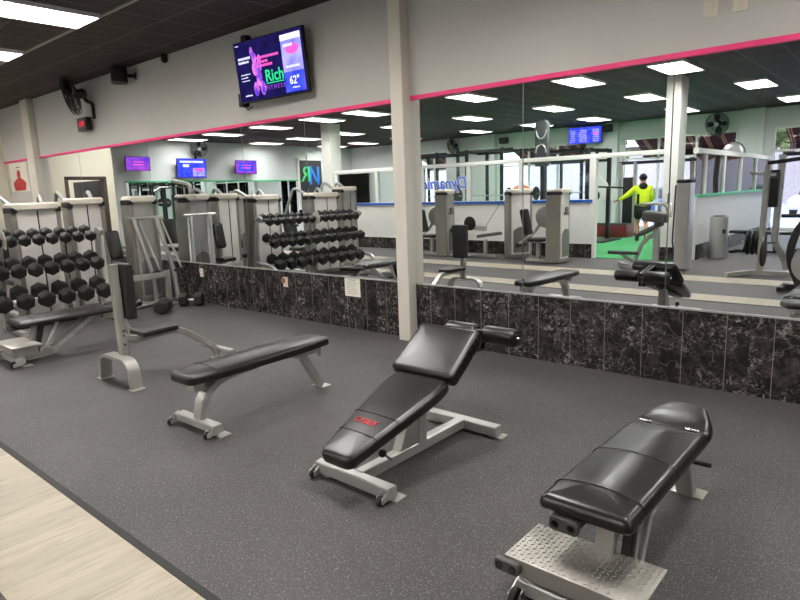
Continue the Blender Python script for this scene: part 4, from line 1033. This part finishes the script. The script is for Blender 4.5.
# ------------------------------------------------------------------ things on the walls
def screen_tv(name, label, loc, rx, rz, W, Hh, content):
    t = thing(name, label, 'television', loc, 0); t.rotation_euler = (rx, 0, rz)
    # local: screen faces -y, x to the right, z up
    MB().box((0, .02, 0), (W, .045, Hh), None, .006).build('case', M['black_plastic'], t)
    s = MB().span((-W / 2 + .012, -.006, -Hh / 2 + .016), (W / 2 - .012, -.002, Hh / 2 - .012)).build('screen', content['bg'], t)
    for nm, mb, m in content['parts'](W, Hh): mb.build(nm, m, s)
    MB().box((0, .133, 0), (.2, .194, .12), None, .01).build('wall_bracket', M['black_metal'], t)
    return t
def TX(x, z, y=-.009): return Matrix.Translation((x, y, z)) @ Matrix.Rotation(PI / 2, 4, 'X')
def main_content(W, Hh):
    P = []
    q = lambda x0, x1, z0, z1, y=-.008: MB().span(((x0 - .5) * W, y, (z0 - .5) * Hh), ((x1 - .5) * W, y + .003, (z1 - .5) * Hh))
    P.append(('side_panel', q(.70, .97, .05, .93), M['scr_lilac']))
    P.append(('lower_panel', q(.70, .97, .05, .36, -.010), M['scr_blue']))
    P.append(('header_bar', q(.70, .97, .84, .93, -.010), M['scr_white']))
    P.append(('sun_glow', MB().ball((.345 * W, -.009, .20 * Hh), .1, (1.1, .02, .55)), M['scr_pink']))
    fig = MB()
    for (x, z, a, b) in ((-.20, .18, .035, .10), (-.20, .02, .05, .12), (-.16, -.14, .045, .13), (-.22, -.3, .04, .12), (-.12, -.30, .04, .12), (-.13, .1, .03, .14), (-.23, .30, .025, .08)):
        fig.ball((x * W, -.009, z * Hh), 1, (a * W, .003, b * Hh), 12)
    P.append(('dancer_picture', fig, M['scr_figure']))
    for k, (x0, x1, z0, z1) in enumerate(((.06, .25, .70, .74), (.06, .22, .64, .68), (.07, .22, .45, .47), (.07, .18, .40, .42), (.08, .20, .35, .37), (.1, .21, .1, .13), (.04, .1, .93, .95), (.74, .93, .42, .46), (.73, .86, .74, .79), (.8, .9, .1, .13))):
        n = max(3, int((x1 - x0) * 60)); wt = MB()
        for i in range(n):
            a = x0 + (x1 - x0) * i / n
            wt.span(((a - .5) * W, -.012, (z0 - .5) * Hh), ((a + (x1 - x0) / n * .62 - .5) * W, -.010, (z1 - .5 - random.random() * .012) * Hh))
        P.append(('text_line', wt, M['scr_white']))
    P.append(('temperature_text', MB().text('62°', .12, TX(.335 * W, -.28 * Hh, -.012), .001, 0, .002), M['scr_white']))
    for k, (x0, x1, z0, z1) in enumerate(((.34, .66, .66, .70), (.34, .50, .59, .63), (.34, .56, .53, .57))):
        n = int((x1 - x0) * 50); pk = MB()
        for i in range(n):
            a = x0 + (x1 - x0) * i / n; pk.span(((a - .5) * W, -.012, (z0 - .5) * Hh), ((a + (x1 - x0) / n * .65 - .5) * W, -.010, (z1 - .5) * Hh))
        P.append(('pink_text_line', pk, M['scr_pink']))
    g = MB().text('Rich', .185, TX(.065 * W, -.14 * Hh, -.012), .001, 0, .002); g.span((-.06 * W, -.013, -.255 * Hh), (.19 * W, -.011, -.24 * Hh))
    P.append(('green_lettering', g, M['scr_green']))
    P.append(('magenta_lettering', MB().text('F I T N E S S', .065, TX(.06 * W, -.32 * Hh, -.012), .001, 0, .001), M['scr_purple']))
    return P
screen_tv('television', 'large wall television above the mirrors showing a green lettered gym advert', (-5.95, 4.675, 3.0), R(-5.3) * -1, R(2.2), 1.21, .69, {'bg': M['scr_navy'], 'parts': main_content})
wc = thing('streaming_box', 'small black box at the lower left corner of the large television', 'media box', (-6.66, 4.795, 2.72))
MB().box((0, 0, 0), (.09, .10, .16), None, .01).build('box_case', M['black_plastic'], wc); MB().tube([(.05, -.03, -.08), (.12, -.04, -.13), (.22, -.03, -.10)], .006, 6).build('cable', M['black_plastic'], wc)
tag(MB().box((-6.52, 4.79, 3.40), (.10, .09, .12), None, .015).build('camera_dome', M['black_plastic']), 'small black sensor on the wall above the large television', 'sensor')
def small_content(a, b):
    def f(W, Hh):
        q = lambda x0, x1, z0, z1, y=-.008: MB().span(((x0 - .5) * W, y, (z0 - .5) * Hh), ((x1 - .5) * W, y + .003, (z1 - .5) * Hh))
        return [('picture_panel', q(.15, .85, .2, .8), M[a]), ('caption_bars', q(.25, .7, .6, .66, -.01).span((-.2 * W, -.012, -.1 * Hh), (.2 * W, -.009, -.02 * Hh)), M[b])]
    return f
def menu_content(W, Hh):
    q = lambda x0, x1, z0, z1, y=-.008: MB().span(((x0 - .5) * W, y, (z0 - .5) * Hh), ((x1 - .5) * W, y + .003, (z1 - .5) * Hh))
    t = MB()
    for c0, c1 in ((.08, .30), (.45, .70), (.80, .97)):
        for k in range(7): t.span(((c0 - .5) * W, -.011, (.1 + k * .11 - .5) * Hh), ((c1 - random.random() * .06 - .5) * W, -.009, (.17 + k * .11 - .5) * Hh))
    return [('menu_columns', t, M['scr_lilac']), ('pink_item', q(.1, .24, .5, .62, -.013), M['scr_pink'])]
def score_content(W, Hh):
    q = lambda x0, x1, z0, z1, y=-.008: MB().span(((x0 - .5) * W, y, (z0 - .5) * Hh), ((x1 - .5) * W, y + .003, (z1 - .5) * Hh))
    return [('white_panel', q(.05, .48, .08, .52), M['scr_lilac']), ('sky_glow', q(.1, .42, .36, .50, -.011), M['scr_pink']), ('headline', q(.1, .9, .78, .88).span((.1 * W, -.01, .06 * Hh), (.3 * W, -.007, .2 * Hh)), M['scr_white'])]
RZE = R(90)   # on the end wall, facing +x
screen_tv('television', 'leftmost of the three screens reflected on the end wall, purple picture', (XW + .233, -.50, 2.73), R(3), RZE, .86, .47, {'bg': M['scr_purple'], 'parts': small_content('scr_purple', 'scr_pink')})
screen_tv('television', 'central blue score screen reflected on the end wall, biggest of the three', (XW + .237, -2.48, 2.60), R(3), RZE, 1.16, .68, {'bg': M['scr_blue'], 'parts': score_content})
screen_tv('television', 'rightmost of the three screens reflected on the end wall, violet picture', (XW + .233, -4.82, 2.66), R(3), RZE, .98, .52, {'bg': M['scr_purple'], 'parts': small_content('scr_blue', 'scr_pink')})
screen_tv('menu_screen', 'wide blue screen with columns of text reflected high on the back wall', (-9.15, YB + .24, 3.22), R(2), R(180), 1.17, .55, {'bg': M['scr_blue'], 'parts': menu_content})

def wall_fan(label, loc, rz, yaw=0.0, r=.30):
    """local: wall at y=0, fan pushes towards -y"""
    t = thing('wall_fan', label, 'fan', loc, rz)
    MB().rect(fil([(0, -.01, -.22), (0, -.01, -.02), (0, -.10, .0), (0, -.14, .06)], .05), .05, .05, (1, 0, 0)).box((0, -.012, -.15), (.09, .022, .25), None, .005).build('wall_arm', M['black_metal'], t)
    T = Matrix.Translation((0, -.25, .1)) @ Matrix.Rotation(yaw, 4, 'Z') @ Matrix.Rotation(R(12), 4, 'X')
    MB(T).lathe([(.05, 0), (.08, .03), (.08, .13), (.05, .17)], (0, -.02, 0), (0, 1, 0), 20).build('motor', M['black_plastic'], t)
    g = MB(T)
    for rr, yy in ((r, -.09), (r * .97, -.14), (r * .97, -.04), (r * .6, -.165), (r * .3, -.172), (r * .6, -.01), (r * .45, -.169), (r * .75, -.158), (r * .87, -.15)):
        g.tube([(rr * math.cos(q), yy, rr * math.sin(q)) for q in [2 * PI * k / 28 for k in range(28)]], .006, 5, True, (0, 1, 0))
    for k in range(30):
        c, s = math.cos(2 * PI * k / 30), math.sin(2 * PI * k / 30)
        g.tube([(.04 * c, -.172, .04 * s), (r * .7 * c, -.16, r * .7 * s), (r * c, -.09, r * s), (r * .7 * c, -.02, r * .7 * s), (.05 * c, .0, .05 * s)], .003, 4)
    gr = g.build('guard', M['black_metal'], t)
    MB(T).lathe([(.065, 0), (.065, .008), (.03, .014)], (0, -.172, 0), (0, -1, 0), 20).build('badge', M['steel'], gr)
    b = MB(T)
    for k in range(4):
        a = k * PI / 2
        pts = []
        for rr, w, tw in ((.05, .05, .03), (r * .5, .12, .035), (r * .88, .15, .025)):
            for s in (-1, 1):
                q = a + s * w / max(rr, .08) * .5
                pts.append((rr * math.cos(q), -.09 + s * tw, rr * math.sin(q)))
        b.add(pts + [(x, y + .004, z) for x, y, z in pts], [(0, 1, 3, 2), (2, 3, 5, 4), (6, 8, 9, 7), (8, 10, 11, 9), (0, 2, 8, 6), (2, 4, 10, 8), (1, 7, 9, 3), (3, 9, 11, 5), (4, 5, 11, 10), (0, 6, 7, 1)])
    b.build('blades', M['black_plastic'], t)
    return t
wall_fan('black wall fan above the red clock near the left post', (-11.0, 4.84, 3.20), 0, R(-35), .31)
wall_fan('black wall fan reflected on the end wall above the central blue screen', (XW, -2.8, 3.2), R(90), R(20), .30)
wall_fan('black wall fan reflected on the back wall left of the speaker, near the white column', (-14.56, YB, 3.15), R(180), R(20), .30)
wall_fan('black wall fan reflected on the back wall above the striped awning', (-5.04, YB, 3.12), R(180), 0, .32)
ck = thing('digital_clock', 'small black clock with red digits hanging below the wall fan', 'clock', (-11.25, 4.76, 2.85))
MB().box((0, 0, 0), (.36, .10, .22), None, .012).build('clock_case', M['black_plastic'], ck)
MB().text('1:09', .13, TX(-.0, 0, -.053), .001, 0, .001).build('digits', M['led'], ck)
MB().span((-.04, -.02, .1), (.04, .12, .13)).cyl((0, 0, .1), (.02, -.1, .36), .006, seg=6).build('bracket', M['steel'], ck)
def speaker(label, loc, rz):
    t = thing('wall_speaker', label, 'speaker', loc, rz)
    MB().prism(roundpoly([(-.18, -.34, .04), (.18, -.34, .04), (.13, -.12, .05), (-.13, -.12, .05)]), -.11, .11, 'xy', .015).build('cabinet', M['black_plastic'], t)
    MB().span((-.16, -.352, -.095), (.16, -.338, .095), .004).build('grille', M['rubber'], t)
    MB().cyl((0, -.13, 0), (0, 0, 0), .025).box((0, -.008, 0), (.1, .016, .1)).build('mount', M['black_metal'], t)
speaker('black wall speaker right of the wall fan, high on the wall', (-9.42, 4.842, 3.40), R(-25))
speaker('black wall speaker reflected high on the back wall beside the wall fan', (-12.3, YB, 3.28), R(180))
speaker('small black speaker reflected at the right end of the menu screen', (-8.28, YB + .2, 3.36), R(180))
cm = thing('security_camera', 'tiny dark camera at the top of the wall between speaker and television', 'camera', (-8.47, 4.80, 3.52))
MB().ball((0, 0, -.03), .05, seg=12).cyl((0, 0, 0), (0, 0, .04), .05).build('dome', M['black_plastic'], cm)
for lb, x0, x1, z0, z1 in (('beige wall plate at the top right, left of the smaller one', -1.335, -1.24, 2.66, 2.79), ('small beige wall plate at the top right, right of the larger one', -1.15, -1.06, 2.66, 2.745)):
    w = thing('wall_plate', lb, 'wall plate', ((x0 + x1) / 2, 4.842, (z0 + z1) / 2)); a, b = x1 - x0, z1 - z0
    MB().box((0, -.004, 0), (a, .008, b), None, .002).build('cover', M['plate'], w); MB().box((0, -.011, 0), (a * .35, .006, b * .5), None, .002).build('insert', M['cap'], w)
for lb, x, z, m in (('white outlet cover on the marble wall left of the other one', -8.085, .455, 'paper'), ('white outlet with a plug adapter on the marble wall below the rack reflection', -6.14, .455, 'plate')):
    z = .455
    w = thing('power_outlet', lb, 'outlet', (x, 4.838, z))
    MB().box((0, -.004, 0), (.085, .008, .125), None, .003).build('cover', M[m], w)
    if x > -7: MB().box((-.02, -.02, .02), (.05, .03, .06), None, .005).build('plug', plain('brown plug', srgb(150, 96, 60), .6), w)
    else: MB().box((0, -.009, .025), (.035, .004, .03)).box((0, -.009, -.025), (.035, .004, .03)).build('sockets', M['cap'], w)
nt = thing('paper_notice', 'white paper notice taped on the marble wall left of the white column', 'notice', (-4.94, 4.8385, .482), 0)
MB().box((0, -.001, 0), (.245, .002, .215)).build('sheet', M['paper'], nt)
ln = MB()
for k in range(7): ln.span((-.09, -.0035, .055 - k * .022), (.09 - random.random() * .04, -.002, .059 - k * .022))
ln.span((-.05, -.0035, .078), (.05, -.002, .085)); ln.build('printed_lines', M['grey_ink'], nt)
ps = thing('anatomy_poster', 'white wall poster with a red figure beside the left post', 'poster', (-15.05, 4.859, 2.10), R(-90))
MB().box((0, 0, 0), (.01, 1.06, .62)).build('sheet', M['paper'], ps)
fg = MB()
fg.prism(roundpoly([(-.30, -.28, .02), (.30, -.28, .02), (.40, -.12, .08), (.10, -.02, .03), (-.10, -.02, .03), (-.40, -.12, .08)]), .005, .009, 'yz'); fg.ball((.006, 0, .06), .075, (.05, 1.5, 1.25)); fg.span((.005, -.06, -.04), (.009, .06, .02))
fg.build('red_figure', M['red_ink'], ps); MB().span((.005, -.12, .2), (.008, .12, .215)).build('title_line', M['black_ink'], ps)
# dark banner with two letters on the end wall
bn = thing('letter_banner', 'dark framed banner with a green letter and a blue letter, reflected beside the slim column', 'banner', (XW + .02, -8.27, 1.95))
MB().box((0, 0, 0), (.03, 1.34, 2.1)).build('board', M['dark_board'], bn)
fr = MB()
for s in (-1, 1): fr.span((-.02, s * .67 - .05, -1.05), (.03, s * .67 + .05, 1.1))
fr.span((-.02, -.72, 1.03), (.03, .72, 1.12)).build('frame', M['white'], bn)
BR = Matrix.Rotation(PI / 2, 4, 'Z') @ Matrix.Rotation(PI / 2, 4, 'X')
MB().text('R', .92, Matrix.Translation((.018, .27, .42)) @ BR, .004, 0, .004).build('green_letter', plain('green paint', srgb(70, 220, 120), .5), bn)
lm = MB()
for a, b in (((.02, .02), (.02, .78)), ((.02, .78), (-.42, -.0)), ((-.42, .02), (-.42, .78))): lm.rect([(.022, a[0], a[1]), (.022, b[0], b[1])], .01, .11, (0, 1, 0) if a[0] == b[0] else (0, 1, 0))
lm.build('blue_letter', plain('blue paint', srgb(40, 130, 230), .5), bn)
sgo = sg.build('window_lettering', plain('blue vinyl lettering', srgb(96, 130, 240), .5)); so_.build('white_outline', M['white'], sgo)
tag(sgo, 'blue script lettering on the partition glass, reflected right of the white column', 'lettering')
dm = thing('safety_mirror', 'round convex safety mirror reflected above the half wall windows', 'mirror', (-4.45, -9.9, 2.32))
MB().ball((0, .0, 0), .30, (1, .35, 1), 24).build('dome', M['steel'], dm); MB().cyl((0, -.3, 0), (0, -.7, .0), .02).tube([(.30 * math.cos(q), -.02, .30 * math.sin(q)) for q in [2 * PI * k / 30 for k in range(30)]], .02, 6, True, (0, 1, 0)).build('rim', M['black_plastic'], dm)

# ------------------------------------------------------------------ outside the shop windows
g = MB().span((-60, -60, -.3), (40, YB - .2, -.08)); tag(g.build('parking_ground', M['asphalt']), kind='structure')
awl = ['striped awning outside the left back window, by the white column', 'striped awning outside the window behind the black racks', 'striped awning outside the window behind the person', 'striped awning outside the window at the right edge']
for (a, b), lb in zip(wins, awl):
    t = thing('awning', lb, 'awning', ((a + b) / 2, YB - .22, 0), 0, 'striped shop awnings'); w = (b - a) / 2
    MB().prism([(0, 3.05), (-1.0, 2.62), (-1.0, 2.60), (0, 3.02)], -w + .25, w - .02, 'yz').span((-w + .25, -1.01, 2.38), (w - .02, -.99, 2.62)).build('canopy', M['awning'], t)
    MB().tube([(-w + .25, 0, 2.6), (-w + .25, -1.0, 2.6), (w - .02, -1.0, 2.6), (w - .02, 0, 2.6)], .015, 6).build('frame', M['black_metal'], t)
def car(x, y, rz, m, label):
    t = thing('car', label, 'car', (x, y, -.08), rz, 'parked cars')
    MB().prism(roundpoly([(-2.1, .3, .1), (2.1, .3, .1), (2.15, .75, .15), (1.1, .92, .2), (-1.9, .95, .2), (-2.15, .8, .1)]), -.85, .85, 'xz', .06).build('car_body', M[m], t)
    MB().prism(roundpoly([(-1.7, .9, .1), (1.05, .9, .1), (.35, 1.42, .2), (-1.2, 1.45, .25)]), -.72, .72, 'xz', .06).build('cabin', M['car_glass'], t)
    for sx in (-1.3, 1.3):
        for sy in (-.86, .66): MB().lathe([(.15, 0), (.3, 0), (.32, .03), (.32, .17), (.3, .2), (.15, .2)], (sx, sy, .32), (0, 1, 0), 20).build('wheel', M['rubber'], t)
car(-6.9, -22.0, R(80), 'car_red', 'red car parked outside behind the person'); car(-3.9, -24.0, R(95), 'car_white', 'white car parked outside, right of the red one')
car(-10.6, -21.0, R(85), 'car_blue', 'blue car parked outside behind the black racks'); car(-1.6, -22.0, R(90), 'car_white', 'white car parked outside near the right edge')
def tree(x, y, h, m, label):
    t = thing('tree', label, 'tree', (x, y, -.08), 0, 'trees across the road')
    MB().tube([(0, 0, 0), (.1, .05, h * .3), (0, .1, h * .6)], .18, 8).build('trunk', M['bark'], t)
    c = MB()
    for k in range(60):
        a, b_, q = random.random() * 2 * PI, random.uniform(.4, 1), random.uniform(.0, 1) ** .5
        c.ball((q * h * .3 * math.cos(a), q * h * .3 * math.sin(a), h * (.3 + .65 * b_) - q * .2), random.uniform(.35, .7), (1, 1, .8), 8)
    c.build('crown', M[m], t)
for k, (x, y, h, m) in enumerate(((-9, -40, 7, 'foliage'), (-4.5, -42, 6, 'foliage_rust'), (0.5, -38, 7, 'foliage'), (-14, -40, 7, 'foliage_rust'), (-20, -38, 6.5, 'foliage'), (5, -40, 6, 'foliage_rust'))):
    tree(x, y, h, m, ['green tree across the road behind the person', 'rust coloured tree across the road behind the half wall', 'green tree across the road near the right edge', 'rust coloured tree behind the black racks', 'green tree beyond the left back window', 'rust coloured tree outside the view to the right'][k])
bl = thing('shop_building', 'low brick building across the parking lot', 'building', (-9, -52, -.1))
MB().span((-22, 0, 0), (20, 6, 4.5)).build('walls', M['brick'], bl); MB().span((-22.2, -.2, 4.5), (20.2, 6.2, 4.9)).build('roof', M['brown_frame'], bl)
for k in range(8): MB().span((-20 + k * 5, -.06, .3), (-17 + k * 5, .02, 2.8)).build('shop_window', M['car_glass'], bl)

# ------------------------------------------------------------------ world, camera
W = bpy.data.worlds.new('sky'); bpy.context.scene.world = W; W.use_nodes = True
bg = W.node_tree.nodes['Background']; bg.inputs[0].default_value = (.74, .80, 1.0, 1); bg.inputs[1].default_value = 2.9
cam = bpy.data.cameras.new('camera'); co = bpy.data.objects.new('camera', cam); C.objects.link(co)
cam.sensor_fit = 'HORIZONTAL'; cam.sensor_width = 36; cam.lens = 611.85 / 800 * 36; cam.clip_start = .05; cam.clip_end = 300
yaw, pit, rol = R(-41.149), R(10.414), R(-2.130)
fw = Vector((math.sin(yaw) * math.cos(pit), math.cos(yaw) * math.cos(pit), -math.sin(pit)))
r0 = Vector((math.cos(yaw), -math.sin(yaw), 0)); u0 = r0.cross(fw)
rr = r0 * math.cos(rol) + u0 * math.sin(rol); uu = -r0 * math.sin(rol) + u0 * math.cos(rol)
m3 = Matrix((rr, uu, -fw)).transposed(); co.matrix_world = Matrix.Translation((0, 0, 1.58)) @ m3.to_4x4()
sc = bpy.context.scene; sc.camera = co
sc.view_settings.view_transform = 'Standard'; sc.view_settings.look = 'None'; sc.view_settings.exposure = 0.68; sc.view_settings.gamma = 1.0
sc.view_settings.use_curve_mapping = False
sc.cycles.max_bounces = 12; sc.cycles.glossy_bounces = 6; sc.cycles.diffuse_bounces = 5; sc.cycles.transparent_max_bounces = 12
